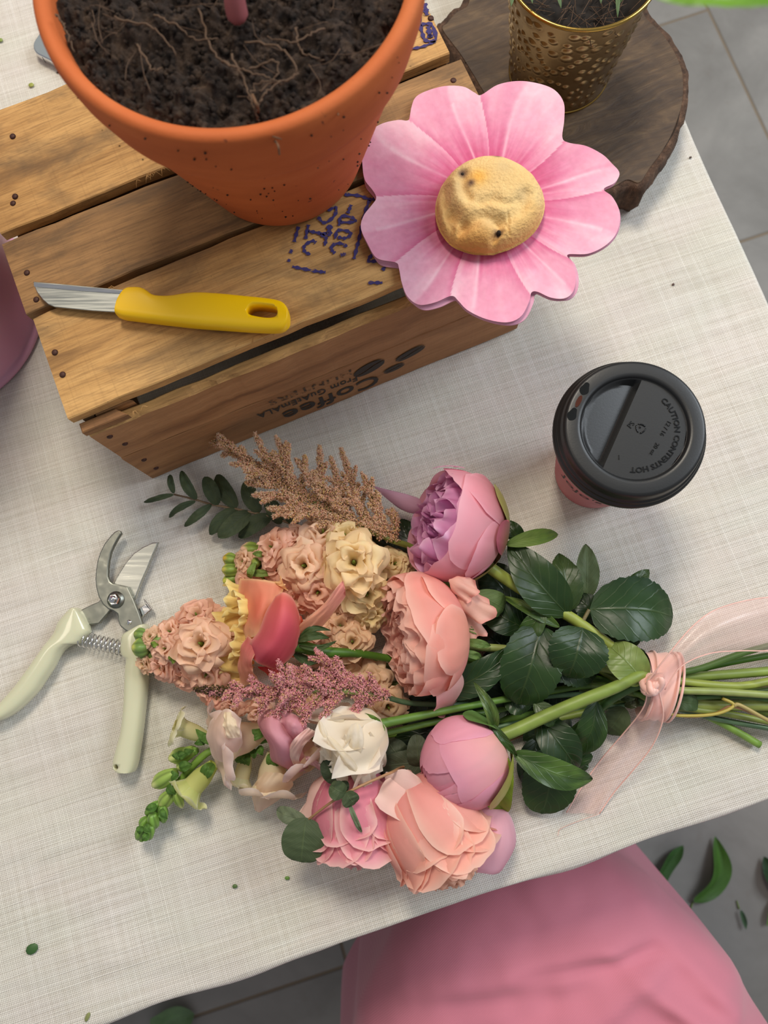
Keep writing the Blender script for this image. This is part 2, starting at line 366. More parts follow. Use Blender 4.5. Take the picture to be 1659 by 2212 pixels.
def mat_slice():
    s = N('sawn_slice', rough=.6); v = s.co(scale=(24, 120, 10), rot=(0, 0, -.1)); n1 = s.noise(v, 1.0, 6, .65, 1.0); n2 = s.noise(s.co(scale=(16, 16, 16)), 1.0, 5, .6)
    c = s.ramp(n1, [(.3, srgb(60, 42, 26)), (.52, srgb(92, 70, 46)), (.7, srgb(126, 100, 68)), (.85, srgb(162, 136, 96))]); c = s.mix(s.ramp(n2, [(.4, .55), (.65, 0.0)]), c, srgb(56, 40, 29))
    wv = s.n('ShaderNodeTexWave', wave_type='RINGS', rings_direction='Z', i_Scale=30.0, i_Distortion=2.0, i_Detail=3.0); s.L(s.co(), wv.inputs[0]); c = s.mix(s.math('MULTIPLY', wv.outputs['Fac'], .15), c, srgb(44, 30, 22))
    s.base(c); s.bump(n1, .0012, .6); return s.m
M['slice'] = mat_slice()
# ------------------------------------------------------------------ floor and table
TA = math.radians(18.5)
def rot2(x, y, a): return (x*math.cos(a)-y*math.sin(a), x*math.sin(a)+y*math.cos(a))
fl = thing('floor', None, None, (0, 0, -0.75), TA); fl['kind'] = 'structure'
gV, gF = loft([[(-4.9, -3.9, z), (4.4, -3.9, z), (4.4, 4.9, z), (-4.9, 4.9, z)] for z in (-.02, -.0016)])
part('grout', gV, gF, M['grout'], fl, smooth=False)
gp = .0045
for u0, u1, js in [(-1.436, -.266, [-3.8, -2.3, -1.36, -.43, .04, .97, 1.9, 2.8, 3.8, 4.8]), (-2.606, -1.436, [-3.8, -2.3, -.8, .5, 1.6, 2.8, 3.8, 4.8]), (-3.776, -2.606, [-3.8, -2.8, -1.3, 0, 1.2, 2.2, 3.4, 4.8]), (2.074, 3.244, [-3.8, -2.8, -1.6, -.2, .8, 1.9, 3.2, 4.8]), (3.244, 4.36, [-3.8, -2.2, -1.0, .4, 1.5, 2.7, 3.8, 4.8]), (-4.86, -3.776, [-3.8, -2.2, -1.0, .4, 1.5, 2.7, 3.8, 4.8]), (-.266, .904, [-3.8, -2.3, -1.2, -.85, .507, .972, 2.1, 3.0, 3.9, 4.8]), (.904, 2.074, [-3.8, -2.3, -.9, .3, 1.25, 2.2, 3.0, 4.0, 4.8])]:
    for v0, v1 in zip(js[:-1], js[1:]):
        part('tile', *prism([(u0+gp/2, v0+gp/2), (u1-gp/2, v0+gp/2), (u1-gp/2, v1-gp/2), (u0+gp/2, v1-gp/2)], -.008, 0, .0012, 1), M['tile'], fl, smooth=False)

TC = (.3729, -.0587, 0)
TW, TD, HANG, RR = 1.35, .82, .115, .007
tb = thing('table', 'wooden table standing under the cream linen cloth', 'table', (TC[0], TC[1], -.75), TA)
part('table_top', *prism([(-TW+RR+.012, RR+.012), (-RR-.012, RR+.012), (-RR-.012, TD-RR-.012), (-TW+RR+.012, TD-RR-.012)], .722, .7465, .001), M['stool_wood'], tb, smooth=False)
for lx in (-TW+.07, -.07):
    for ly in (.07, TD-.07):
        part('leg', *prism([(lx-.025, ly-.025), (lx+.025, ly-.025), (lx+.025, ly+.025), (lx-.025, ly+.025)], 0, .7195, .002), M['stool_wood'], tb, smooth=False)
def axis_samples(L_, nin):
    d = [HANG*(k/10)**1.0 for k in range(10, 1, -1)]+[.03, .02, .013, .010, .0075, .005, .0025]
    ins = list(np.linspace(0, L_-2*RR, nin))
    return [-x for x in d]+ins+[L_-2*RR+x for x in d[::-1]]
def over(s, L_):
    e = 0
    if s < 0: e, sg, b = -s, -1, 0.0
    elif s > L_-2*RR: e, sg, b = s-(L_-2*RR), 1, L_-2*RR
    else: return s, 0, 0, 0
    if e < RR*PI/2: o, z = RR*math.sin(e/RR), -(RR-RR*math.cos(e/RR))
    else: o, z = RR, -(RR+e-RR*PI/2)
    return b+sg*o, z, sg, e
XS, YS = axis_samples(TW, 170), axis_samples(TD, 110)
G = np.zeros((len(YS), len(XS), 3))
for j, y in enumerate(YS):
    for i, x in enumerate(XS):
        X_, zx, sx, ex_ = over(x, TW); Y_, zy, sy, ey_ = over(y, TD)
        z = min(zx, zy)
        if zx < 0 and zy < 0: z = -math.hypot(zx, zy) if max(-zx, -zy) > .01 else zx+zy
        wob = lambda t, e: min(1, e/.012)*(.0030*fbm(t*9, 3.3)+.0022*math.sin(t*38+math.sin(t*17)*1.5)) - min(.004, e*.35) + .004*min(1, e/.1)*math.sin(t*26)
        if sy: Y_ += sy*wob(x, ey_)
        if sx: X_ += sx*wob(y+5, ex_)*.6
        if not sx and not sy:
            de = min(y, TD-2*RR-y, x, TW-2*RR-x)
            wr = fbm(x*7+y*2, y*16, 1, 3)*.0009+.0007*math.sin(x*60+fbm(x*5, y*5)*6)*math.exp(-y/.09)
            z = min(0, wr-.0006)*min(1, .3+de/.05)
        G[j, i] = (X_-TW+RR, Y_+RR, z)
V, Fc = ngrid(G)
uvg = np.array([[(x-TW+RR, y+RR) for x in XS] for y in YS]).reshape(-1, 2)
tcl = part('tablecloth', V, Fc, M['linen'], None, uv=uvg); tcl.location = TC; tcl.rotation_euler = (0, 0, TA)
setp(tcl, 'cream woven linen tablecloth under the bouquet, crate and coffee cup', 'tablecloth')

# ------------------------------------------------------------------ upturned wooden crate
ca, cb = P(330, 1035), P(1120, 710); CA = math.atan2(cb[1]-ca[1], cb[0]-ca[0])
CEX = np.array([math.cos(CA), math.sin(CA), 0]); CEY = np.array([-CEX[1], CEX[0], 0])
cr = thing('wooden_crate', 'upturned slatted wooden crate with coffee stencil and purple stamp', 'crate', ca, CA)
CL, CD, CH = .3005, .222, .133
def cloc(px, py, z): q = P(px, py, z)-ca; return np.array([q@CEX, q@CEY, z])
def cfront(px, py, y=0.0):
    r = RC @ np.array([px-CX, py-CY, F]); o = np.array([0, 0, H])
    t = (y-(o-ca)@CEY)/(r@CEY); q = o+t*r-ca; return np.array([q@CEX, y, q[2]])
def board(x0, x1, y0, y1, z0, z1, seed=0, jit=.0009, n=26, axis='x', b=.0007, chip=None):
    rings = []
    for k in range(n+1):
        t = k/n; x = x0+(x1-x0)*t
        a, c, d, e = [fbm(x*30, seed*3.1+q, 0, 3)*jit for q in (0, 9, 18, 27)]
        if t in (0, 1): xx = x+(.0004 if t == 0 else -.0004)
        else: xx = x
        yy0, yy1, zz0, zz1 = y0+a, y1+c, z0, z1+d*.35
        ch = chip(x) if chip else (0, 0)
        pts = [(yy0+b, zz0), (yy1-b, zz0), (yy1, zz0+b), (yy1, zz1-b), (yy1-b, zz1), (yy0+b+ch[0], zz1), (yy0+ch[0]*.3, zz1-b-ch[1]), (yy0, zz0+b)]
        rings.append([(xx, p, q) for p, q in pts] if axis == 'x' else [(p, xx, q) for p, q in pts])
    return loft(rings)
ZB = CH-.0085
for k, (y0, y1, mt, dx) in enumerate([(.0085, .0770, 'plank', (-.0022, .3005)), (.0812, .1318, 'plank_dark', (-.0052, .3035)), (.1386, .2215, 'plank', (-.004, .299))]):
    part('top_plank', *board(dx[0], dx[1], y0, y1, ZB, CH, seed=k+1, jit=.0012), M[mt], cr, angle=40)
def chip_u(x):
    c = max(0, fbm(x*45, 77, 0, 3)+.35)
    return (.0050*min(1, c*1.6), .0055*min(1, c))
usl = part('side_slat', *board(.001, .2995, .0, .0075, .0645, .1165, seed=11, jit=.0009, n=60, chip=chip_u), M['plank_side'], cr, angle=40)
usl.data.materials.append(M['plank'])
for pg in usl.data.polygons:
    if pg.normal.z > .2 and abs(pg.normal.x) < .9: pg.material_index = 1
part('side_slat', *board(0, .3005, .0003, .0075, .0005, .0622, seed=12, jit=.0007), M['plank_side'], cr, angle=40)
part('side_slat', *board(.001, .2995, .2135, .2210, .0640, .1185, seed=13), M['plank_side'], cr, angle=40)
part('side_slat', *board(0, .3005, .2135, .2210, .0005, .0620, seed=14), M['plank_side'], cr, angle=40)
for x0 in (.003, .2895):
    part('end_board', *board(.0080, .2130, x0, x0+.008, .001, .0615, seed=15, axis='y'), M['plank_dark'], cr, angle=40)
    part('end_board', *board(.0080, .2130, x0, x0+.008, .0625, .1240, seed=16, axis='y'), M['plank_dark'], cr, angle=40)
for sx in (0, 1):
    for sy in (0, 1):
        x0 = .0115 if sx == 0 else .2890; y0 = .0080 if sy == 0 else .2130; dx = 1 if sx == 0 else -1; dy = 1 if sy == 0 else -1
        tri = [(x0, y0), (x0+.024*dx, y0), (x0, y0+.016*dy)]
        if dx*dy < 0: tri = tri[::-1]
        part('corner_post', *prism(tri, .001, ZB-.0004, .0006, 1), M['endgrain'], cr, angle=30)
part('corner_block', *prism([(.0005, .0006), (.030, .0006), (.024, .0070), (.0005, .0070)], .1168, ZB-.0003, .0007, 1), M['endgrain'], cr, angle=30)
nv, nf = lathe([(0, .0009), (.0012, .0009), (.0019, .0004), (.0021, -.002)], 12)
nme = mesh('nail', nv, nf); nme.materials.append(M['nail_rust'])
for px, py in [(103, 768), (122, 815), (43, 596), (48, 660), (918, 45), (15, 300), (20, 430)]:
    q = cloc(px, py, CH)
    q[0] = max(q[0]+.004, .004)
    if True: link('nail', nme, cr, Matrix.Translation((q[0], q[1], CH+.0001)))
for q in [(.292, .022), (.292, .060), (.293, .095), (.293, .12), (.292, .155), (.01, .155), (.01, .205)]: link('nail', nme, cr, Matrix.Translation((q[0], q[1], CH-.0003)))
for q in [(.010, .105), (.012, .085), (.288, .10), (.01, .045), (.01, .02), (.29, .045)]:
    link('nail', nme, cr, Matrix.Translation((q[0], -.0001, q[1]))@Matrix.Rotation(PI/2, 4, 'X'))
for (px, py, n_) in [(345, 372, 6), (322, 385, 4), (235, 628, 4), (540, 740, 6), (590, 715, 5), (300, 888, 4)]:      # splinters along the sawn edges
    q = cloc(px, py, CH-.001); mb = MB()
    for _ in range(n_):
        a = random.uniform(-.6, .6)+(PI if random.random() < .5 else 0); l = random.uniform(.002, .006); s = q+[random.uniform(-.006, .006), 0, 0]
        mb.add(*tube([s, s+[l*.5*math.cos(a), l*.3, .001], s+[l*math.cos(a), -.0015+random.uniform(-.002, .001), .0005]], [.0003, .0001], 4, 5))
    mb.build('splinter', M['plank'], cr)
def strokes(name, sets, tr, z, mat, parent, wid):
    mb = MB()
    for st in sets:
        wv = wid
        if isinstance(st[0], (int, float)): wv = st[0]; st = st[1:]
        p = np.array([tr(*q) for q in st]); p = catmull(p, max(4, len(p)*4)); T = np.gradient(p, axis=0); T /= np.linalg.norm(T, axis=1)[:, None]+1e-9
        n_ = np.column_stack([-T[:, 1], T[:, 0], np.zeros(len(p))]); ww = np.array([wv*(.75+.35*math.sin(k*1.9+len(mb.V))) for k in range(len(p))])[:, None]
        g = np.stack([p-n_*ww/2, p+n_*ww/2], 1); g[..., 2] = z; mb.add(*ngrid(g))
    return mb.build(name, mat, parent, smooth=False)
tz = lambda x, y: cloc(560+x/4.88, 380+y/4.88, CH)
S1 = [[(900, 200), (1060, 215), (1160, 250), (1215, 250)], [(1165, 260), (1120, 380), (1085, 520), (1055, 660), (1030, 760), (1000, 880)], [(970, 310), (935, 400)],
      [(840, 530), (870, 430), (990, 450), (1000, 490), (860, 495)], [(800, 670), (830, 580), (940, 590), (965, 630), (900, 662), (830, 650)], [(930, 750), (850, 715), (770, 740), (770, 790), (800, 820)], [(860, 840), (915, 825)],
      [(415, 540), (370, 700)], [(520, 520), (490, 670)], [(520, 585), (620, 605), (720, 620)], [(640, 620), (705, 660), (690, 740)], [(.0042, ) + ((745, 520), (735, 640))][0:1][0:1],
      [(620, 440), (690, 500), (790, 430), (810, 340), (720, 370)], [(600, 710), (560, 690), (480, 740), (480, 800), (540, 835)], [(345, 780), (330, 820)], [(320, 880), (310, 910)],
      [(350, 960), (470, 985), (610, 1010), (700, 1020)], [(1190, 830), (1150, 900), (1230, 905), (1340, 930), (1300, 1000)], [(1150, 1130), (1300, 1130)]]
S1 = [s if not (len(s) == 1 and isinstance(s[0], tuple)) else list(s[0]) for s in S1]
strokes('stamp_mark', S1, tz, CH+.0006, M['ink_purple'], cr, .0025)
tz7 = lambda x, y: cloc(860+x/6.91, y/6.91, CH)
strokes('stamp_mark', [[.004, (390, 60), (430, 240)], [.003, (340, 150), (320, 330), (360, 500), (410, 610), (560, 600), (500, 380), (340, 370)], [.004, (450, 400), (480, 570)], [.0022, (190, 740), (380, 700), (560, 620)]], tz7, CH+.0006, M['ink_purple'], cr, .002)
def stencil(txt, pr, pl, hgt, mat, name='stencil_lettering', sp=1.05):
    """upside-down lettering on the front slat from pixel pr (first letter) to pl (last letter), baseline on top"""
    a, b = cfront(*pr), cfront(*pl); V, Fc = textmesh(txt, 1.0, align='LEFT', spacing=sp, res=3, offset=.012)
    x0, x1 = V[:, 0].min(), V[:, 0].max(); t = (V[:, 0]-x0)/(x1-x0)
    X = a[0]+(b[0]-a[0])*t; Z = a[2]+(b[2]-a[2])*t-V[:, 1]*hgt
    return part(name, np.column_stack([X, np.full(len(X), -.0004), Z]), [f[::-1] for f in Fc], mat, cr, smooth=False)
stencil('Coffee', (816, 808), (608, 892), .0285, M['ink_black'])
stencil('From GuAtEmALA', (770, 811), (553, 895), .0140, M['ink_black'])
stencil('HUNTERS', (758, 798), (578, 867), .0130, M['ink_faded'])
def bean(cx_, cz_, a, b, rot):
    mb = MB()
    for sgn in (1, -1):
        pts = []
        for k in range(13):
            t = -1+2*k/12; pts.append((t*a, sgn*b*.10+.15*b*math.sin(t*3)))
        for k in range(12, -1, -1):
            t = -1+2*k/12; pts.append((t*a, sgn*(b*.1+b*.9*math.sqrt(max(0, 1-t*t)))+.0*t))
        c, s = math.cos(rot), math.sin(rot)
        Vv = [(cx_+x*c-y*s, -.0004, cz_+x*s+y*c) for x, y in pts]; n_ = 13
        mb.add(Vv, [(k, k+1, 2*n_-2-k, 2*n_-1-k) for k in range(n_-1)])
    mb.build('stencil_bean', M['ink_black'], cr, smooth=False)
for (px, py, a, b, r_) in [(797, 795, .0125, .0085, .35), (851, 795, .0085, .0048, .12), (886, 763, .0120, .0062, .30)]:
    q = cfront(px, py); bean(q[0], q[2], a, b, r_)

# ------------------------------------------------------------------ terracotta pot with soil and a bare-rooted plant
PB = np.array([-.0865, .300, CH+.0003]); PH = .137
pot = thing('flower_pot', 'large terracotta flower pot full of dark soil on the crate', 'flower pot', PB)
rt, rb = .0895, .0490
rim_lo = .098
rs = lambda z: rb+(.0800-rb)*(z/rim_lo)
prof = [(0, .0), (rb-.003, 0), (rb, .002)]+[(rs(z), z) for z in np.linspace(.005, rim_lo-.003, 12)]+[(rs(rim_lo)-.0002, rim_lo-.001), (rs(rim_lo)+.0028, rim_lo+.0012), (rs(rim_lo)+.0038, rim_lo+.004), (.0880, .118), (.0896, .130), (.0892, .1345), (.0875, .1368), (.0850, .1370), (.0822, .1358), (.0812, .133), (.0795, .118), (.070, .09), (.0, .08)]
part('pot_body', *lathe(prof, 128), M['terracotta'], pot)
mb = MB()
for _ in range(90):                                                          # crumbs of soil stuck to the clay
    z = random.uniform(.02, .135); a = random.uniform(-2.9, -.1)
    rr_ = (rs(z) if z < rim_lo else .0886+(z-.118)*.1)+.0003; s_ = random.uniform(.0003, .0008)
    c = np.array([rr_*math.cos(a), rr_*math.sin(a), z]); mb.add([c+np.array(d)*s_ for d in ((1, 0, 0), (-1, 0, 0), (0, 1, 0), (0, -1, 0), (0, 0, 1), (0, 0, -1))], [(0, 2, 4), (2, 1, 4), (1, 3, 4), (3, 0, 4), (2, 0, 5), (1, 2, 5), (3, 1, 5), (0, 3, 5)])
mb.build('soil_crumbs', M['soil'], pot, kind='stuff')
n = 150; G = np.zeros((n, n*2, 3))
for i in range(n):
    for j in range(n*2):
        r = .0815*(i/(n-1))**.8; a = j/(n*2-1)*2*PI; x, y = r*math.cos(a), r*math.sin(a)
        edge = i/(n-1)
        z = .1315-.006*edge**2+.007*fbm(x*55, y*55, 2, 5)+.004*abs(fbm(x*150, y*150, 5, 4))
        z = min(z, .1345+.002*fbm(x*60, y*60, 9)) if edge > .96 else z
        G[i, j] = (x, y, z)
V, Fc = ngrid(G)
soil = thing('soil_heap', 'dark crumbly potting soil filling the terracotta pot', 'soil', PB); bpy.data.objects.remove(soil)
soil = part('soil_heap', V, Fc, M['soil'], None); soil.location = PB; setp(soil, 'dark crumbly potting soil filling the terracotta pot', 'soil', kind='stuff')
clods = MB()
for _ in range(1500):
    r = .081*math.sqrt(random.random()); a = random.uniform(0, 2*PI); x, y = r*math.cos(a), r*math.sin(a); s_ = random.uniform(.0007, .0026)
    c = np.array([x, y, .1325-.005*(r/.081)**2+.007*fbm(x*55, y*55, 2, 5)+random.uniform(0, .002)])
    ico = np.array([(1, 0, 0), (-1, 0, 0), (0, 1, 0), (0, -1, 0), (0, 0, 1), (0, 0, -1)])*s_*rng.uniform(.5, 1.2, (6, 3))
    clods.add(c+ico, [(0, 2, 4), (2, 1, 4), (1, 3, 4), (3, 0, 4), (2, 0, 5), (1, 2, 5), (3, 1, 5), (0, 3, 5)])
clods.build('clods', M['soil'], soil, kind='stuff')
pl = thing('bare_root_plant', 'pink shoot with fibrous roots planted in the terracotta pot', 'plant', PB+[.005, .0, .13])
def potw(px, py, z): return P(px, py, z)
zt = PB[2]+.136
part('shoot', *tube([potw(505, -60, zt+.02), potw(506, -10, zt+.012), potw(512, 30, zt+.004), potw(516, 44, zt)], [.004, .0045, .005, .002], 10, 14), M['pink_shoot'], pl, world=True)
def root(pts, r0=.0005, jit=.001, name='root'):
    p = catmull(np.array([potw(*q) for q in pts]), len(pts)*7); p = p+rng.normal(0, jit*.35, p.shape)
    part(name, *tube(p, [r0, r0*.55], 5), M['root_fibre'], pl, world=True)
zs = PB[2]+.139
for pts in [[(530, 90, zs), (600, 100, zs+.003), (640, 150, zs+.003), (620, 175, zs+.001), (560, 180, zs), (540, 210, zs), (556, 240, zs)],
            [(500, 120, zs), (530, 180, zs), (548, 232, zs+.001), (560, 270, zs-.008)],
            [(540, 150, zs+.002), (590, 130, zs+.004), (600, 160, zs+.002), (560, 200, zs)],
            [(330, 30, zs), (380, 55, zs+.002), (420, 85, zs), (470, 85, zs)], [(430, 20, zs), (460, 110, zs), (500, 140, zs)], [(295, 95, zs), (330, 150, zs), (350, 150, zs)],
            [(640, 60, zs), (650, 110, zs), (700, 130, zs)], [(480, 130, zs), (520, 150, zs+.002), (570, 165, zs+.003), (610, 180, zs)], [(700, 60, zs), (640, 90, zs+.002), (580, 80, zs)],
            [(558, 232, zs), (575, 200, zs+.002), (640, 160, zs)], [(120, 30, zs), (140, 60, zs), (160, 110, zs)], [(250, 40, zs), (330, 60, zs), (380, 120, zs)]]: root(pts)
def on_pot(px, py, off=.0009):
    for z in np.arange(PH+.0005, .02, -.0004):
        q = P(px, py, PB[2]+z)-PB; r = np.hypot(q[0], q[1]); R_ = .0896 if z > .118 else (.0880 if z > rim_lo+.001 else rs(z))
        if r >= R_+off-.0006 and q[1] < 0: return PB+q
        if z < .12 and r >= R_: return PB+q
    return P(px, py, PB[2]+.10)
def hang(pts, r0):
    p = catmull([on_pot(x, y) for x, y in pts], len(pts)*6); p[:, 1] -= .0006
    part('root', *tube(p, [r0, r0*.5], 6), M['root_dark'], pl, world=True)
top_ = P(556, 232, zs)
part('root', *tube(catmull([P(545, 205, zs), P(556, 232, zs), on_pot(560, 262)], 14), [.0007, .0009], 6), M['root_dark'], pl, world=True)
hang([(556, 240), (560, 265), (575, 290), (598, 306), (604, 332)], .0008); hang([(570, 225), (566, 250), (560, 275)], .0011); hang([(575, 290), (592, 293), (608, 298)], .0005)
hang([(716, 150), (735, 166), (738, 200), (727, 222), (731, 246)], .0006)
mb = MB()
for _ in range(90):
    r = .076*math.sqrt(random.random()); a = random.uniform(0, 2*PI); c = np.array([PB[0]+r*math.cos(a), PB[1]+r*math.sin(a), zs-.001]); d = rng.normal(0, 1, 3)*[.006, .006, .0012]
    mb.add(*tube([c-d, c+rng.normal(0, .002, 3), c+d], [.00022, .0001], 4, 6))
mb.build('root_hairs', M['root_fibre'], pl, world=True, kind='stuff')

# ------------------------------------------------------------------ wood slice, brass pot
SZ = .033
out = [(945, 62), (955, 45), (975, 22), (1000, 5), (1012, -40), (1040, -120), (1120, -210), (1230, -240), (1340, -180), (1385, -60), (1398, 20), (1440, 66), (1470, 112), (1487, 160), (1486, 225), (1465, 290), (1440, 335), (1412, 372), (1388, 405), (1360, 400), (1330, 415), (1290, 430), (1240, 440), (1200, 425), (1150, 380), (1100, 310), (1040, 215), (985, 120)]
sp_ = []
for px, py in out:
    q = cloc(px, py, SZ); q[0] = max(q[0], .312+.003*math.sin(py*.1)); sp_.append(q[:2])
sp_ = smooth_poly(sp_, 7)
slc = thing('wood_slice', 'dark sawn tree slice with bark edge under the brass pot', 'wood slice', ca, CA)
cen = sp_.mean(0); ang = lambda k: k
barkr = []
for z, off in ((.0005, -.001), (.008, .001), (.018, .0015), (.027, .0012), (SZ-.001, .0)):
    ring = []
    for k, p in enumerate(sp_):
        d = (p-cen)/np.linalg.norm(p-cen); ring.append((*(p+d*(off+.0016*fbm(k*.35, z*90, 3, 4))*(0 if p[0] < .316 else 1)), z))
    barkr.append(ring)
inner = [(*(cen+(p-cen)*(1-.0045/np.linalg.norm(p-cen))), SZ-.0003) for p in sp_]
part('bark', *loft(barkr+[inner]), M['bark'], slc)
iw = np.array(inner)[:, :2]
part('sawn_face', *prism(iw, SZ-.004, SZ+.0003, .0003, 1), M['slice'], slc, smooth=False)
part('crack', *tube([cloc(1005, 135, SZ), cloc(1040, 128, SZ), cloc(1085, 112, SZ)], [.0004, .0002], 5, 8), M['dark_inside'], slc)
part('crack', *tube([cloc(1472, 205, SZ), cloc(1462, 270, SZ), cloc(1430, 325, SZ), cloc(1400, 360, SZ)], [.0003, .0003], 5, 10), M['dark_inside'], slc)

VB = P(1207, 152, SZ); VB[2] = SZ+.0004
va = thing('brass_pot', 'hammered brass plant pot standing on the wood slice', 'plant pot', VB)
VHt, vr0, vr1 = .093, .0375, .0492
nz_, na = 150, 330; G = np.zeros((nz_, na, 3)); dots = []
tries = 0
while len(dots) < 300 and tries < 20000:
    tries += 1; z = random.uniform(.006, .086); a = random.uniform(0, 2*PI); s_ = random.uniform(.0018, .0036)
    if all(math.hypot((a-b+PI) % (2*PI)-PI, 0)*.04+0 > 0 and math.hypot(((a-b+PI) % (2*PI)-PI)*.04, z-y) > s_+t+.0002 for y, b, t in dots): dots.append((z, a, s_))
D = np.array(dots)
for i in range(nz_):
    z = VHt*i/(nz_-1); r = vr0+(vr1-vr0)*(z/VHt)**1.25
    for j in range(na):
        a = 2*PI*j/na; dd = np.hypot(((a-D[:, 1]+PI) % (2*PI)-PI)*.04, z-D[:, 0])/D[:, 2]; k = dd.min()
        rr_ = r+(.0011*(1-k*k) if k < 1 else (-.0001 if k < 1.25 else 0)); G[i, j] = (rr_*math.cos(a), rr_*math.sin(a), z)
part('pot_wall', *loft(list(G), cap=False), M['brass'], va)
part('pot_inside', *lathe([(vr0-.0004, .0003), (0, .0003)]+[(0, .004), (vr0-.001, .004), (vr1-.0009, VHt)], 64), M['brass'], va)
part('rim', *lathe([(vr1-.0012, VHt-.001), (vr1+.0008, VHt-.0012), (vr1+.0014, VHt), (vr1+.0010, VHt+.0012), (vr1-.0004, VHt+.0014), (vr1-.0014, VHt+.0004), (vr1-.0012, VHt-.001)], 96), M['brass_rim'], va)
part('foot_rim', *lathe([(vr0-.002, 0), (vr0+.0006, 0), (vr0+.0008, .0012), (vr0-.0002, .002)], 96), M['brass_rim'], va)
so = part('soil_fill', *ngrid(np.array([[(r*math.cos(a), r*math.sin(a), VHt-.014+.004*fbm(r*90*math.cos(a), r*90*math.sin(a), 1, 4)) for a in np.linspace(0, 2*PI, 70)] for r in np.linspace(.0001, vr1-.0035, 26)])), M['dark_soil'], None)
so.name = 'pot_soil'; so.location = VB; setp(so, 'nearly black soil inside the hammered brass pot', 'soil', kind='stuff')
her = thing('herb_plant', 'small green plant with narrow leaves growing in the brass pot', 'plant', VB+[0, 0, VHt-.014])
def needle(mb, p0, p1, wd, c, bow=.003):
    p0, p1 = np.array(p0), np.array(p1); p = catmull([p0, (p0+p1)/2+[0, 0, bow], p1], 7); T, Nn, B = frames(p)
    ww = wd*np.array([.5, .9, 1, 1, .9, .6, .08])[:, None]; g = np.stack([p-B*ww, p+Nn*wd*.25, p+B*ww], 1); V, Fc = ngrid(g); mb.add(V, Fc, C=c, U=np.array([[(-1, v), (0, v), (1, v)] for v in np.linspace(0, 1, 7)]).reshape(-1, 2))
zt = VB[2]+VHt
for (x0, y0, x1, y1, zb, ze) in [(1195, -30, 1212, 18, 0, .004), (1330, -40, 1334, 38, -.006, -.008), (1140, -30, 1150, 8, .005, .012), (1110, -25, 1104, 14, .01, .016), (1292, -30, 1298, 8, 0, .004), (1365, -40, 1340, 6, 0, -.004), (1215, -60, 1290, -55, .02, .03), (1180, -90, 1150, -60, .02, .03), (1260, -80, 1320, -120, .02, .03)]:
    mb = MB(); needle(mb, P(x0, y0, zt+zb), P(x1, y1, zt+ze), .0016, srgb(96, 122, 78)); mb.build('leaf', M['leaf_matt'], her, world=True)
part('stem', *tube([VB+[0, 0, VHt-.018], VB+[.002, .004, VHt+.01], VB+[.004, .01, VHt+.03]], [.0015, .001], 6, 8), M['stem'], her, world=True, cols=srgb(80, 96, 52))
mb = MB()
for _ in range(150):
    r = .042*math.sqrt(random.random()); a = random.uniform(0, 2*PI); c = VB+np.array([r*math.cos(a), r*math.sin(a), VHt-.0105]); d = rng.normal(0, 1, 3)*[.006, .006, .0012]
    mb.add(*tube([c-d, c, c+d], [.0003, .00015], 4, 5))
mb.build('dry_stalks', M['root_fibre'], her, world=True, kind='stuff')

# ------------------------------------------------------------------ flower-shaped plate and cookie
PZ = CH+.0012
po = [(1039, 208), (1075, 186), (1120, 178), (1165, 184), (1198, 198), (1217, 225), (1218, 262), (1214, 300), (1228, 311), (1265, 318), (1300, 336), (1320, 355), (1337, 376), (1327, 397), (1303, 411), (1322, 428), (1337, 460), (1333, 500), (1310, 530), (1270, 550), (1225, 552), (1236, 570), (1243, 600), (1238, 630), (1220, 646), (1190, 645), (1160, 632), (1147, 634), (1143, 652), (1125, 685), (1095, 698), (1050, 691), (1010, 672), (990, 652), (975, 641), (940, 655), (905, 660), (880, 642), (868, 612), (862, 582), (855, 569), (815, 560), (795, 530), (780, 495), (786, 468), (803, 446), (813, 430), (805, 413), (788, 390), (783, 355), (782, 320), (795, 290), (825, 270), (860, 262), (883, 262), (888, 238), (897, 214), (920, 200), (960, 189), (1000, 190), (1025, 203)]
pc = P(1055, 440, PZ); PZT = PZ+.0022
pw = smooth_poly([(P(x, y, PZT)-pc)[:2] for x, y in po], 6)
plate = thing('flower_plate', 'pink paper plate cut as a nine-petal flower under the cookie', 'plate', (pc[0], pc[1], CH+.0008))
th_o = np.unwrap(np.arctan2(pw[:, 1], pw[:, 0])); rr_o = np.hypot(pw[:, 0], pw[:, 1])
notch = sorted([math.atan2(*(P(x, y, PZT)-pc)[:2][::-1]) for x, y in [(1035, 207), (1214, 302), (1303, 411), (1228, 552), (1147, 633), (977, 641), (857, 570), (813, 430), (883, 262)]])
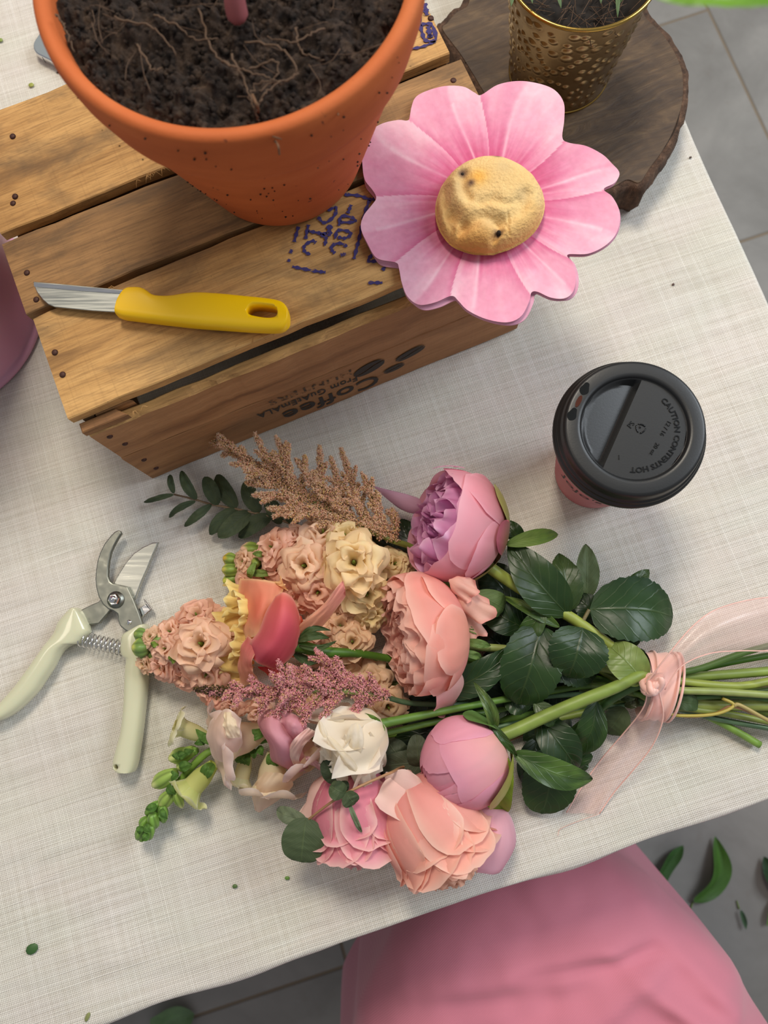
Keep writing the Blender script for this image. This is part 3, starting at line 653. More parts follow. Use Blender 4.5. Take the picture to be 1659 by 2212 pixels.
def petal_col(x, y, Rm):
    r = math.hypot(x, y); a = math.atan2(y, x); rn = r/Rm
    a2 = a+.16*math.sin(rn*2.6)*(1-rn)*1.1
    k = sum(1 for q in notch if q <= a2); lo = notch[k-1] if k > 0 else notch[-1]-2*PI; hi = notch[k] if k < len(notch) else notch[0]+2*PI
    t = (a2-lo)/(hi-lo); s_ = k % 9
    base = np.array((230, 160, 184.)); deep = np.array((190, 62, 112.)); pale = np.array((244, 204, 216.)); coral = np.array((218, 112, 142.))
    wn = fbm(a*7, rn*2.2, s_, 4); wn2 = fbm(x*70, y*70, 4, 5)
    c = base+(coral-base)*np.clip(.30+wn*.9+.3*wn2, 0, 1)*.55
    c = c+(pale-c)*np.clip((rn-.58)*1.1+wn*.6, 0, .75)
    c = c+(deep-c)*np.clip((.72-rn)*1.9+.6*fbm(a*12, 1.7, s_, 3)*(1-rn), 0, .95)
    e = min(t, 1-t); c = c+(deep-c)*.62*math.exp(-((1-t)/.07)**2)*np.clip(1.25-rn, 0, 1)
    c = c+(pale-c)*.45*math.exp(-(t/.10)**2)*np.clip(rn+.1, 0, 1)
    f = .42+.18*math.sin(s_*2.3)+.12*math.sin(rn*3); c = c+(pale-c)*.65*math.exp(-((t-f)/.035)**2)*(1 if .3 < rn < .93 else 0)*(.5+.5*math.sin(s_*4+rn*5)**2)
    c = c+(deep-c)*.20*np.clip((t-f)/.04, 0, 1)
    c = c+(deep-c)*.22*max(0, math.sin(t*PI*7+wn*5))**3*np.clip(.9-rn, 0, 1)
    return srgb(*np.clip(c*(1+.03*fbm(x*400, y*400, 0, 2)), 0, 255))
NA, NR = 640, 80; G = np.zeros((NR, NA, 3)); Cc = np.zeros((NR, NA, 3)); out3 = []
per = [pw[int(k*len(pw)/NA) % len(pw)] for k in range(NA)]
lens = np.r_[0, np.cumsum(np.linalg.norm(np.diff(np.vstack([pw, pw[:1]]), axis=0), axis=1))]
cl = np.vstack([pw, pw[:1]]); tt = np.linspace(0, lens[-1], NA, endpoint=False); per = np.column_stack([np.interp(tt, lens, cl[:, 0]), np.interp(tt, lens, cl[:, 1])])
for i in range(NR):
    s_ = i/(NR-1)
    for j in range(NA):
        x, y = per[j]*s_; G[i, j] = (x, y, .0026+.0012*s_**3); Cc[i, j] = petal_col(x, y, .0745)
V, Fc = loft(list(G), cap=False)
edge = srgb(214, 150, 172)
lay = MB(); lay.add(V, Fc, C=Cc.reshape(-1, 3))
lay.add(*loft([[(*p, .0038) for p in per], [(*p, .0030) for p in per]], cap=False), C=edge)
lay.add(*prism(per*.999, .0003, .0021, .0001, 1), C=edge)
lay.build('printed_sheet', M['paper'], plate)
a_ = math.radians(1.6)
pr2 = np.column_stack([per[:, 0]*math.cos(a_)-per[:, 1]*math.sin(a_)+.0009, per[:, 0]*math.sin(a_)+per[:, 1]*math.cos(a_)-.0008])
part('under_sheet', *prism(pr2, 0, .0008, .0001, 1), M['paper'], plate, cols=edge)

kc = P(1057, 441, PZT+.008); ck = thing('cookie', 'round golden chocolate chip cookie on the pink flower plate', 'cookie', (kc[0], kc[1], CH+.0008+.00385))
NA, NR = 220, 90; G = np.zeros((NR, NA, 3)); Cc = np.zeros((NR, NA, 3))
creases = [([(972, 480), (978, 520), (1010, 500), (1040, 487), (1075, 498)], .0022, .004), ([(1075, 498), (1090, 490), (1120, 470), (1132, 440)], .0015, .004), ([(958, 420), (965, 455), (985, 480), (1000, 500)], .0022, .0035), ([(958, 420), (962, 380), (985, 350), (1040, 335), (1100, 345), (1140, 370)], .0009, .002), ([(1068, 548), (1066, 530), (1075, 515)], .0022, .0022), ([(1035, 460), (1060, 455), (1090, 462), (1112, 455)], .0010, .003), ([(1000, 395), (998, 425), (1010, 450)], .0014, .003), ([(1090, 498), (1098, 520)], .0006, .0005), ([(1094, 480), (1096, 500)], .0005, .0006), ([(1005, 545), (1008, 530)], .0006, .0006)]
cr_w = [(catmull([(P(x, y, kc[2])-kc)[:2].tolist()+[0] for x, y in pts], 40)[:, :2], dp, wd) for pts, dp, wd in creases]
chips = [((1072, 351), .0022, .9), ((997, 393), .0026, .9), ((1015, 420), .0022, .8), ((1075, 515), .0022, .9), ((1085, 385), .005, .35), ((1125, 440), .004, .35), ((985, 425), .006, .3), ((1050, 500), .005, .3), ((1000, 370), .004, .25)]
chw = [((P(x, y, kc[2])-kc)[:2], s_, a) for (x, y), s_, a in chips]
osp = (P(1030, 408, kc[2])-kc)[:2]
for i in range(NR):
    s_ = i/(NR-1)*1.12
    for j in range(NA):
        a = 2*PI*j/NA; R_ = .0318*(1+.03*math.sin(a*2+.6)+.018*math.sin(a*3+2)+.012*fbm(math.cos(a)*2, math.sin(a)*2, 5))
        u = min(1, s_); x, y = R_*u*math.cos(a), R_*u*math.sin(a)
        z = .0190*max(0, 1-u**5.0)**.60 if s_ <= 1 else 0
        if s_ > 1: k = (s_-1)/.12; x, y, z = x*(1-.10*k), y*(1-.10*k), 0.0
        z = max(z, .0045*(1-max(0, s_-1)/.12))
        dpth = 0; p = np.array([x, y])
        for q, dp, wd in cr_w:
            d = np.hypot(*(q-p).T).min(); dpth += 2.1*dp*math.exp(-(d/wd)**2)
        z -= dpth*min(1, (1-u)*5+.15)
        z += .0006*fbm(x*60, y*60, 3, 3)*(u < .97)
        G[i, j] = (x, y, max(z, 0.0))
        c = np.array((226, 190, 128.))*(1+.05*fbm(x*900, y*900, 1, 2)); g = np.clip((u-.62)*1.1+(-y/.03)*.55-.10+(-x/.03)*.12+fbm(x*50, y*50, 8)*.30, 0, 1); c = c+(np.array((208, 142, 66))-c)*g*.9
        c = c+(np.array((236, 170, 70))-c)*.8*math.exp(-(np.hypot(*(p-osp))/.0052)**2)
        for q, sg, am in chw:
            k = am*math.exp(-(np.hypot(*(p-q))/sg)**2*(1.0)); c = c+(np.array((74, 52, 48) if am > .5 else (180, 156, 118))-c)*min(1, k)
        Cc[i, j] = srgb(*np.clip(c, 0, 255))
part('dough', *loft(list(G), cap=True), M['cookie'], ck, cols=Cc.reshape(-1, 3))
for q, sg, am in chw[:4]:
    Vc, Fc_ = lathe([(0, .0012), (.0007, .0010), (.0012, .0003), (.0012, -.002)], 8); rr = np.hypot(*q)/.0302
    part('chocolate_chip', Vc+[q[0], q[1], .0205*max(0, 1-rr**3.4)**.55-.0026], Fc_, M['dark_inside'], ck)


def rails(pairs, z0, z1, n=60, m=28, ex=3.0, zprof=None):
    """solid lofted between two edge curves: pairs of plan points, superellipse section between z0 and z1"""
    a = catmull([(*p, 0) for p, q in pairs], n)[:, :2]; b = catmull([(*q, 0) for p, q in pairs], n)[:, :2]; rings = []
    for i in range(n):
        c = (a[i]+b[i])/2; h = (b[i]-a[i])/2; t = i/(n-1); hz = (z1-z0)/2*(zprof(t) if zprof else 1)
        e = min(1, min(t, 1-t)/.035); hz *= math.sqrt(max(.05, 1-(1-e)**2))
        ring = []
        for j in range(m):
            w = 2*PI*j/m; cw, sw = math.cos(w), math.sin(w); x = math.copysign(abs(cw)**(2/ex), cw); y = math.copysign(abs(sw)**(2/ex), sw)
            ring.append((*(c+h*x), (z0+z1)/2+hz*y))
        rings.append(ring)
    return loft(rings)
# ------------------------------------------------------------------ yellow knife
kz = lambda x, y, z: P(60+x/2.86, 590+y/2.86, z)
KB = kz(800, 220, CH); KB[2] = CH+.0006
kn = thing('knife', 'small florist knife with yellow plastic handle lying on the crate', 'knife', KB)
hr = [((552, 210), (545, 252)), ((586, 130), (553, 262)), ((613, 97), (590, 276)), ((650, 90), (640, 283)), ((700, 92), (695, 290)), ((738, 110), (740, 296)), ((775, 136), (790, 301)), ((825, 144), (845, 308)), ((890, 142), (915, 316)), ((970, 129), (990, 325)), ((1055, 122), (1075, 333)), ((1200, 130), (1200, 342)), ((1350, 145), (1345, 352)), ((1450, 155), (1445, 357)), ((1530, 167), (1530, 358)), ((1578, 185), (1573, 349)), ((1606, 220), (1602, 322)), ((1614, 255), (1613, 288))]
kx = lambda q: tuple((kz(q[0], q[1], CH+.008)-KB)[:2])
ho = part('handle', *rails([(kx(p), kx(q)) for p, q in hr], 0, .0118, n=90, ex=3.4), M['yellow_plastic'], kn)
sl = smooth_poly([(kz(x, y, CH+.011)-KB)[:2] for x, y in [(1350, 228), (1375, 198), (1420, 190), (1500, 198), (1537, 215), (1545, 250), (1530, 275), (1480, 282), (1400, 270), (1365, 256)]], 3)
boolean(ho, *prism(sl, -.01, .03, .0001, 1)); ho.data.materials.clear(); ho.data.materials.append(M['yellow_plastic'])
bl = [(37, 55), (170, 66), (300, 78), (640, 110), (640, 250), (560, 245), (400, 235), (170, 212), (130, 195), (95, 165), (60, 120), (45, 85)]
bp = [(kz(x, y, CH+.005)-KB)[:2] for x, y in bl]
part('blade', *prism(bp, .0040, .0052, .0003, 1), M['steel'], kn, angle=30)
bz = [(kz(x, y, CH+.0055)-KB)[:2] for x, y in [(39, 62), (300, 84), (600, 112), (592, 130), (300, 110), (42, 86)]]
part('blade_spine_bevel', *prism(bz, .0052, .0056, .0001, 1), M['chrome'], kn, angle=30)

# ------------------------------------------------------------------ secateurs
SB = P(245, 1300, 0); se = thing('secateurs', 'open cream-handled pruning shears lying left of the bouquet', 'pruning shears', SB)
q5 = lambda x, y, z: (P(160+x/7.375, 1130+y/7.375, z)-SB)[:2]
q7 = lambda x, y, z: (P(x/2.592, 1120+y/2.592, z)-SB)[:2]
hk = [(700, 110), (735, 125), (755, 165), (700, 250), (640, 360), (590, 470), (560, 600), (545, 720), (540, 850), (570, 930), (620, 965), (740, 985), (850, 1010), (940, 1200), (1030, 1420), (1090, 1600), (1090, 1760), (930, 1800), (880, 1750), (800, 1700), (730, 1640), (700, 1560), (690, 1450), (620, 1400), (540, 1370), (460, 1300), (390, 1180), (350, 1030), (335, 900), (345, 750), (370, 600), (410, 470), (480, 330), (580, 200), (640, 140)]
hp = [q5(x, y, .012) for x, y in hk]
part('hook_blade', *prism(hp, .0085, .0122, .0009, 2), M['steel_dull'], se, angle=15)
cbl = [(1335, 300), (1250, 312), (1100, 380), (950, 480), (830, 620), (740, 760), (670, 880), (640, 940), (560, 1100), (560, 1250), (700, 1330), (860, 1300), (980, 1200), (1000, 1130), (1080, 920), (1170, 720), (1250, 520), (1320, 360)]
part('cutting_blade', *prism([q5(x, y, .008) for x, y in cbl], .0048, .0082, .0007, 2), M['steel'], se, angle=15)
part('tang', *prism([q5(x, y, .008) for x, y in [(500, 1150), (380, 1250), (140, 1360), (60, 1420), (160, 1640), (240, 1620), (390, 1600), (530, 1440), (620, 1330)]], .0040, .0075, .0007, 2), M['steel_dull'], se, angle=15)
part('catch_lever', *prism([q5(x, y, .007) for x, y in [(960, 1400), (1140, 1285), (1215, 1385), (1080, 1500), (1000, 1520)]], .0045, .0065, .0004, 1), M['chrome'], se, angle=15)
part('catch_tab', *prism([q5(x, y, .010) for x, y in [(1100, 1215), (1120, 1210), (1235, 1370), (1215, 1385)]], .0045, .0100, .0003, 1), M['chrome'], se, angle=15)
nc = q5(650, 1220, .014)
part('nut_washer', *[x if k else x+[nc[0], nc[1], .0122] for k, x in enumerate(lathe([(0, .0), (.0062, 0), (.0062, .0007), (.0, .0008)], 24))], M['steel_dull'], se)
hexa = [(nc[0]+.0043*math.cos(k*PI/3+.2), nc[1]+.0043*math.sin(k*PI/3+.2)) for k in range(6)]
part('nut', *prism(hexa, .0129, .0168, .0006, 1), M['chrome'], se, smooth=False)
part('bolt', *[x if k else x+[nc[0], nc[1], .0165] for k, x in enumerate(lathe([(.0028, 0), (.0028, .0022), (.0022, .0030), (0, .0031)], 16))], M['chrome'], se)
rv = q5(880, 1580, .012); part('rivet', *[x if k else x+[rv[0], rv[1], .0122] for k, x in enumerate(lathe([(.0019, 0), (.0017, .0008), (0, .0010)], 14))], M['chrome'], se)
q7t = lambda q: tuple(q7(q[0], q[1], .009))
lh = [((445, 505), (432, 498)), ((470, 540), (398, 508)), ((503, 612), (335, 575)), ((503, 640), (312, 628)), ((480, 668), (298, 652)), ((447, 700), (275, 684)), ((402, 708), (250, 715)), ((350, 745), (220, 760)), ((300, 835), (170, 830)), ((250, 912), (130, 885)), ((205, 977), (95, 932)), ((120, 1062), (30, 1008)), ((50, 1112), (-20, 1060)), ((0, 1132), (-50, 1085)), ((-28, 1138), (-62, 1106))]
part('handle', *rails([(q7t(p), q7t(q)) for p, q in lh], .0006, .0170, ex=2.6), M['cream_plastic'], se)
rh = [((818, 588), (806, 592)), ((834, 615), (745, 620)), ((836, 655), (692, 652)), ((836, 700), (682, 700)), ((836, 735), (681, 740)), ((834, 768), (692, 770)), ((833, 800), (712, 788)), ((832, 850), (706, 850)), ((825, 950), (702, 950)), ((812, 1080), (695, 1080)), ((798, 1200), (680, 1200)), ((784, 1300), (655, 1290)), ((772, 1370), (638, 1370)), ((757, 1412), (650, 1408)), ((745, 1420), (690, 1420))]
rh_o = part('handle', *rails([(q7t(p), q7t(q)) for p, q in rh], .0006, .0175, ex=2.6), M['cream_plastic'], se)
hc = q7(668, 1385, .01); V, Fc = lathe([(0, -.01), (.0020, -.01), (.0020, .03), (0, .03)], 16); boolean(rh_o, V+[hc[0], hc[1], 0], Fc)
for p in rh_o.data.polygons: p.use_smooth = True
s0, s1 = np.array([*q7(450, 672, .008), .0085]), np.array([*q7(690, 728, .008), .0085]); ax = (s1-s0); ax_l = np.linalg.norm(ax); ax /= ax_l
side = np.array([-ax[1], ax[0], 0]); hx = []
for k in range(240):
    t = k/239; a = t*2*PI*9.5; hx.append(s0+ax*ax_l*t+.0052*(math.cos(a)*side+math.sin(a)*np.array([0, 0, 1.])))
part('spring', *tube(hx, .00055, 6), M['chrome'], se)

# ------------------------------------------------------------------ takeaway cup with lid
UB = np.array([.1258, .1290, .0]); cup = thing('coffee_cup', 'pink takeaway coffee cup with a black plastic lid', 'cup', UB)
cr0, cr1, ch_ = .0272, .0425, .104
part('cup_body', *lathe([(0, .003), (cr0-.002, .003), (cr0-.001, 0), (cr0, .0005)]+[(cr0+(cr1-cr0)*t, ch_*t) for t in np.linspace(.02, 1, 14)]+[(cr1-.0008, ch_), (cr1-.003, ch_-.01), (.0, ch_-.018)], 96), M['cup_pink'], cup)
def wrap(txt, a0, zc, size, mat, name='lettering', sp=1.0):
    V, Fc = textmesh(txt, size, align='CENTER', spacing=sp, res=3, offset=.0); out_ = []
    for x, y, _ in V:
        z = zc+y; r = cr0+(cr1-cr0)*z/ch_+.00025; a = a0+x/(r); out_.append((r*math.cos(a), r*math.sin(a), z))
    return part(name, out_, Fc, mat, cup, smooth=False)
wrap("JoJo's", math.radians(232), .056, .0155, M['cup_ink']); wrap('___', math.radians(262), .046, .010, M['cup_ink'])
V = []; a0 = math.radians(186)
for k in range(16):
    a = 2*PI*k/16; z = .072+.012*math.sin(a); r = cr0+(cr1-cr0)*z/ch_+.0003; t = a0+.17*math.cos(a); V.append((r*math.cos(t), r*math.sin(t), z))
part('printed_badge', V, [tuple(range(16))], M['cup_blue'], cup, smooth=False)
ld = [(.0418, .099), (.0442, .0985), (.0456, .0995), (.0459, .1015), (.0456, .1035), (.0446, .1045), (.0440, .1050), (.0441, .1060), (.0436, .1072), (.0426, .1078), (.0423, .1100), (.0418, .1135), (.0412, .1152), (.0403, .1161), (.0392, .1163), (.0340, .1163), (.0325, .1162), (.0318, .1157), (.0313, .1146), (.0309, .1139), (.0306, .1138)]
RL = .0306
lid = part('lid', *lathe(ld, 128), M['lid'], cup, label='black plastic sip lid')
# recess disc, its steps parallel to the bar
ba, bb = P(1150+755/3.26, 740+270/3.26, .1138)-UB, P(1150+495/3.26, 740+860/3.26, .1138)-UB
bd = (bb-ba)[:2]/np.linalg.norm((bb-ba)[:2]); bn = np.array([bd[1], -bd[0]]);
mid_ = (P(1150+350/3.26, 740+425/3.26, .1138)-UB)[:2]
if bn@mid_ < 0: bn = -bn
s0_ = float(bn@((ba+bb)/2)[:2])-.0012
st = sorted(set([-RL+.00001+k*(s0_+RL)/14 for k in range(15)]+[s0_+x for x in (.0002, .0006, .0028, .0034, .0040)]+list(np.linspace(s0_+.006, RL-.00001, 14))))
rows = []
for s_ in st:
    hw = math.sqrt(max(1e-10, RL*RL-s_*s_)); row = []
    for t in np.linspace(-1, 1, 41):
        p = bn*s_+bd*hw*t; e = s_-s0_
        z = 0 if e <= .0002 else (-.0050*min(1, e/.0030) if e < .0034 else -.0050+.0046*((e-.0034)/(RL-s0_-.0034))**.8)
        z *= min(1, (RL-np.hypot(*p))/.0022+.0) if e > .0002 else 1
        row.append((p[0], p[1], .1138+z))
    rows.append(row)
rec = part('recess', *ngrid(np.array(rows)), M['lid'], cup, angle=32)
so_ = (P(1150+350/3.26, 740+425/3.26, .1163)-UB)[:2]; da = so_/np.linalg.norm(so_); so_ = da*.0362; dt = np.array([-da[1], da[0]])
hole = [so_+da*.0014*math.cos(a)+dt*(.0040*math.sin(a)) for a in np.linspace(0, 2*PI, 20, endpoint=False)]
part('sip_hole', [(x, y, .11665) for x, y in hole]+[(x*.99, y*.99, .1155) for x, y in hole], [(k, (k+1) % 20, 20+(k+1) % 20, 20+k) for k in range(20)]+[tuple(range(19, -1, -1))[::-1]], M['coffee'], cup, smooth=False)
for t0 in (.0088, -.0088):
    g = np.array([[(*(da*(.0362+.0026*v*math.cos(a)*(1+.2*math.sin(a*3)))+dt*(t0+.0042*v*math.sin(a))), .11648) for a in np.linspace(0, 2*PI, 22)] for v in (.02, .5, 1)])
    part('wet_patch', *ngrid(g), M['lid_glossy'], cup)
def arc_text(txt, a0, a1, rad, size, z):
    V, Fc = textmesh(txt, size, extrude=.00035, align='LEFT', res=2, offset=.0001); x0, x1 = V[:, 0].min(), V[:, 0].max(); out_ = []
    for x, y, zz in V:
        a = a0+(a1-a0)*(x-x0)/(x1-x0); r = rad+y; out_.append((r*math.cos(a), r*math.sin(a), z+zz))
    part('embossed_lettering', out_, Fc, M['lid_text'], cup, smooth=False)
def line_text(txt, p0, p1, size, z, flip=1):
    V, Fc = textmesh(txt, size, extrude=.0003, align='CENTER', res=2); d = (p1-p0)/np.linalg.norm(p1-p0); n_ = np.array([-d[1], d[0]])*flip; c = (p0+p1)/2
    out_ = [(*(c+d*x+n_*y), z+zz) for x, y, zz in V]; part('embossed_lettering', out_, Fc if flip > 0 else [f[::-1] for f in Fc], M['lid_text'], cup, smooth=False)
lp = lambda x, y: (P(1150+x/3.26, 740+y/3.26, .1138)-UB)[:2]
arc_text('CAUTION CONTENTS HOT', math.radians(46), math.radians(-98), .0236, .0046, .1139)
line_text('12 / 16', lp(955, 545), lp(895, 650), .0037, .1139); line_text('20 oz', lp(876, 690), lp(816, 795), .0037, .1139)
line_text('PS', lp(690, 610), lp(725, 570), .0044, .1139); line_text('1', lp(590, 825), lp(630, 825), .004, .1139); line_text('6', lp(745, 610), lp(775, 600), .0026, .1139)
tc_ = lp(762, 605)
for k in range(3):
    a = k*2*PI/3+.4; p0 = tc_+.0030*np.array([math.cos(a), math.sin(a)]); p1 = tc_+.0030*np.array([math.cos(a+2*PI/3*.8), math.sin(a+2*PI/3*.8)])
    part('recycling_arrow', *tube([(*p0, .1140), (*((p0+p1)/2*1.0+(((p0+p1)/2)-tc_)*.25), .1141), (*p1, .1140)], [.0005, .0003], 5, 6), M['lid_text'], cup)

# ------------------------------------------------------------------ bucket, phone
BB = P(-125, 680, 0); bu = thing('plastic_bucket', 'mauve plastic flower bucket standing left of the crate', 'bucket', BB)
part('bucket_body', *lathe([(0, .002), (.079, .002), (.079, 0), (.0825, .0), (.0835, .0025), (.0825, .0055), (.0800, .0065), (.0830, .05), (.0870, .10), (.0905, .15), (.0935, .19), (.0955, .192), (.0955, .196), (.092, .196), (.089, .15), (.079, .01), (0, .008)], 120), M['mauve_plastic'], bu)
ph = P(70, 105, .008); pha = math.atan2(-.486, .874)
pn = thing('phone', 'grey smartphone with polished edge half hidden behind the terracotta pot', 'phone', (ph[0]-.0035, ph[1]-.001, .0003), pha)
def rrect(w_, h_, r, n_=7): return [(cx_+r*math.cos(a0+a), cy_+r*math.sin(a0+a)) for cx_, cy_, a0 in ((w_-r, r, -PI/2), (w_-r, h_-r, 0), (r, h_-r, PI/2), (r, r, PI)) for a in np.linspace(0, PI/2, n_)]
rp = rrect(.072, .147, .011)
part('frame', *prism(rp, 0, .0082, .0012, 3), M['chrome'], pn)
part('back_glass', *prism(inset(rp, .0011), .0080, .0086, .0003, 1), M['phone_glass'], pn)
part('antenna_line', *prism([(.0135, -.00005), (.0145, -.00005), (.0145, .0010), (.0135, .0010)], .0010, .0072, .0001, 1), M['lid_text'], pn)

# ------------------------------------------------------------------ seated person and stool, near side of the table
pe = thing('person', 'person sitting at the near table edge in a pink cotton dress', 'person', (.12, -.38, -.75))
u_ = np.array([math.cos(TA), math.sin(TA), 0]); v_ = np.array([-math.sin(TA), math.cos(TA), 0])
kn_c = np.array([.100, -.255, 0]); fw = np.array([-.16, .987, 0]); fw /= np.linalg.norm(fw); sd = np.array([fw[1], -fw[0], 0])
bm_V = []; edges = []; rad = []
def J(p, r): bm_V.append(tuple(p)); rad.append(r); return len(bm_V)-1
hip = np.array([.165, -.56, -.215]); pel = J(hip, .11); tor = J(hip+[.02, -.03, .22], .11); edges.append((pel, tor)); ch2 = J(hip+[.02, -.02, .40], .10); edges.append((tor, ch2))
for s_ in (-1, 1):
    a = J(hip+sd*s_*.085+[0, 0, -.01], .085); b = J(kn_c+sd*s_*.055+[0, .0, -.255], .045); c = J(kn_c+sd*s_*.06+[0, 0, -.48], .040); d = J(kn_c+sd*s_*.07+[.0, 0, -.695], .032); e = J(kn_c+sd*s_*.075+fw*.13+[0, 0, -.722], .024)
    edges += [(pel, a), (a, b), (b, c), (c, d), (d, e)]
me = bpy.data.meshes.new('body'); o0 = np.array(pe.location); me.from_pydata([tuple(np.array(p)-o0) for p in bm_V], edges, [])
bo = bpy.data.objects.new('body', me); COL.objects.link(bo); sk = bo.modifiers.new('s', 'SKIN')
for k, r in enumerate(rad): me.skin_vertices[0].data[k].radius = (r, r)
me.skin_vertices[0].data[0].use_root = True
bo.modifiers.new('u', 'SUBSURF').levels = 2
dg = bpy.context.evaluated_depsgraph_get(); nm = bpy.data.meshes.new_from_object(bo.evaluated_get(dg)); bo.modifiers.clear(); bo.data = nm; bo.name = 'body'; bo.parent = pe
nm.materials.append(M['skin'])
nm.materials.append(M['pink_twill'])
for p in nm.polygons:
    p.use_smooth = True
    if p.center.z+o0[2] > -.36: p.material_index = 1
# skirt: lap surface as a grid (s along the thigh from knees to waist, t across), falling over the sides
NS, NT = 110, 150; FL = [(P(*p, -.15)[:2], P(*q, -.15)[:2], am, wd) for p, q, am, wd in [((1330, 1890), (1700, 2200), .008, .010), ((1400, 1985), (1690, 2290), .009, .011), ((1300, 2040), (1640, 2330), .006, .009), ((1120, 2105), (1490, 2052), -.006, .007), ((1100, 2080), (1500, 2030), .004, .010), ((840, 2200), (1180, 2130), -.006, .009), ((860, 2170), (1200, 2090), .005, .012), ((1380, 2140), (1640, 2260), .004, .007), ((760, 2190), (800, 2060), .005, .008), ((800, 2230), (850, 2080), -.004, .010)]]; G = np.zeros((NS, NT, 3))
Lk = [(.02, 2080), ]
for i in range(NS):
    s_ = i/(NS-1); d = -.02+.50*s_                              # distance back from the knees
    cen_ = np.array([np.interp(s_, [0, .18, .25, .39, 1], [.084, .090, .098, .110, .165]), -.135-d*.95, 0])
    hw = np.interp(s_, [0, .08, .18, .25, .39, .6, 1], [.045, .062, .090, .124, .172, .208, .235])
    topz = np.interp(s_, [0, .08, .18, .3, .6, 1], [-.235, -.190, -.160, -.142, -.130, -.122])
    for j in range(NT):
        t = -1+2*j/(NT-1); at = abs(t)
        if at < .62:
            k = at/.62; x = hw*math.sin(k*PI/2*.93)/math.sin(PI/2*.93); z = topz-.085*(1-math.cos(k*PI/2))**1.35
        else:
            k = (at-.62)/.38; x = hw*(1+.10*k); z = topz-.085-.36*k
        x *= 1 if t >= 0 else -1
        fold = .007*math.sin(d*70+x*12+fbm(d*8, x*8)*3)*np.clip(at*1.3, 0, 1)*(.4+.6*s_)+.008*math.sin(x*50+d*34+1.0)*np.clip(at*1.8-.25, 0, 1)*(x > 0)+.007*fbm(x*11, d*15, 3, 3)
        fold += .0055*math.exp(-((x*.55+d-.20)/.010)**2)*np.clip(1-at*1.2, 0, 1)-.005*math.exp(-((x*.35+d-.165)/.012)**2)*np.clip(1-at, 0, 1)
        p = cen_+sd*x
        for A_, B_, am, wd in FL:
            ab = B_-A_; t_ = np.clip(np.dot(p[:2]-A_, ab)/ab.dot(ab), 0, 1); dd = np.hypot(*(p[:2]-A_-ab*t_)); fold += am*math.exp(-(dd/wd)**2)*math.sin(PI*min(1, max(0, .12+.76*t_)))
        p[2] = z+fold
        if at > .62: p = p+sd*np.sign(t)*.012*math.sin(d*45+k*2)*k
        G[i, j] = p
fr = [G[0]*np.array([1, 1, 0])+fw*(.004*k)+np.array([0, 0, 1])*(G[0][:, 2:3]-(.045*k)*(np.maximum(0, 1-np.abs(np.linspace(-1, 1, NT)))[:, None]*1.6)) for k in range(8, 0, -1)]
G2 = np.concatenate([np.array(fr), G]); part('skirt', *ngrid(G2), M['pink_twill'], pe, world=True, label='smooth pink twill skirt spread over the lap')
sr = np.array([(G[i, int(NT*.865)]+[0, 0, .0015]) for i in range(0, NS, 2)])
stl = thing('stool', 'wooden stool under the seated person in pink', 'stool', (hip[0], hip[1], -.75))
sv, sf = lathe([(0, .405), (.15, .405), (.16, .412), (.16, .425), (.15, .432), (0, .432)], 40); part('seat', sv, sf, M['stool_wood'], stl)
for k in range(4):
    a = k*PI/2+.5; part('leg', *tube([(.14*math.cos(a), .14*math.sin(a), 0), (.11*math.cos(a), .11*math.sin(a), .404)], [.014, .016], 10, 4), M['stool_wood'], stl)
# ====================================================================== bouquet
def A3(c): return np.array(c, dtype=float)
def SR(c): return A3(srgb(*np.clip(c, 0, 255)))
def SP(c): return A3(srgb(*(255*(np.clip(c, 0, 255)/255)**.98)))
def pxm(z): return (H-z)/F*1.035                            # metres per pixel at height z
BINDX = 1412
def bframe(C, pdir, elev):
    """axis from an image direction and an elevation; Y of the frame is the upward side"""
    px, py, z = C; a = P(px, py, z); h = P(px+pdir[0], py+pdir[1], z)-a; h /= np.linalg.norm(h); e = math.radians(elev)
    ax = h*math.cos(e)+A3((0, 0, math.sin(e))); Y = A3((0, 0, 1.))-ax[2]*ax
    Y = Y/np.linalg.norm(Y) if np.linalg.norm(Y) > .05 else np.cross(h, ax)
    X = np.cross(Y, ax); return a, X, Y, ax
def sphere_prof(R, t0, t1, st=1.0):
    t = np.radians(np.linspace(t0, t1, 24)); return np.column_stack([R*np.sin(t), -R*np.cos(t)*st])
def prof_from(pts, R): p = np.asarray(pts, float)*R; return catmull(np.column_stack([p, np.zeros(len(p))]), 24)[:, :2]
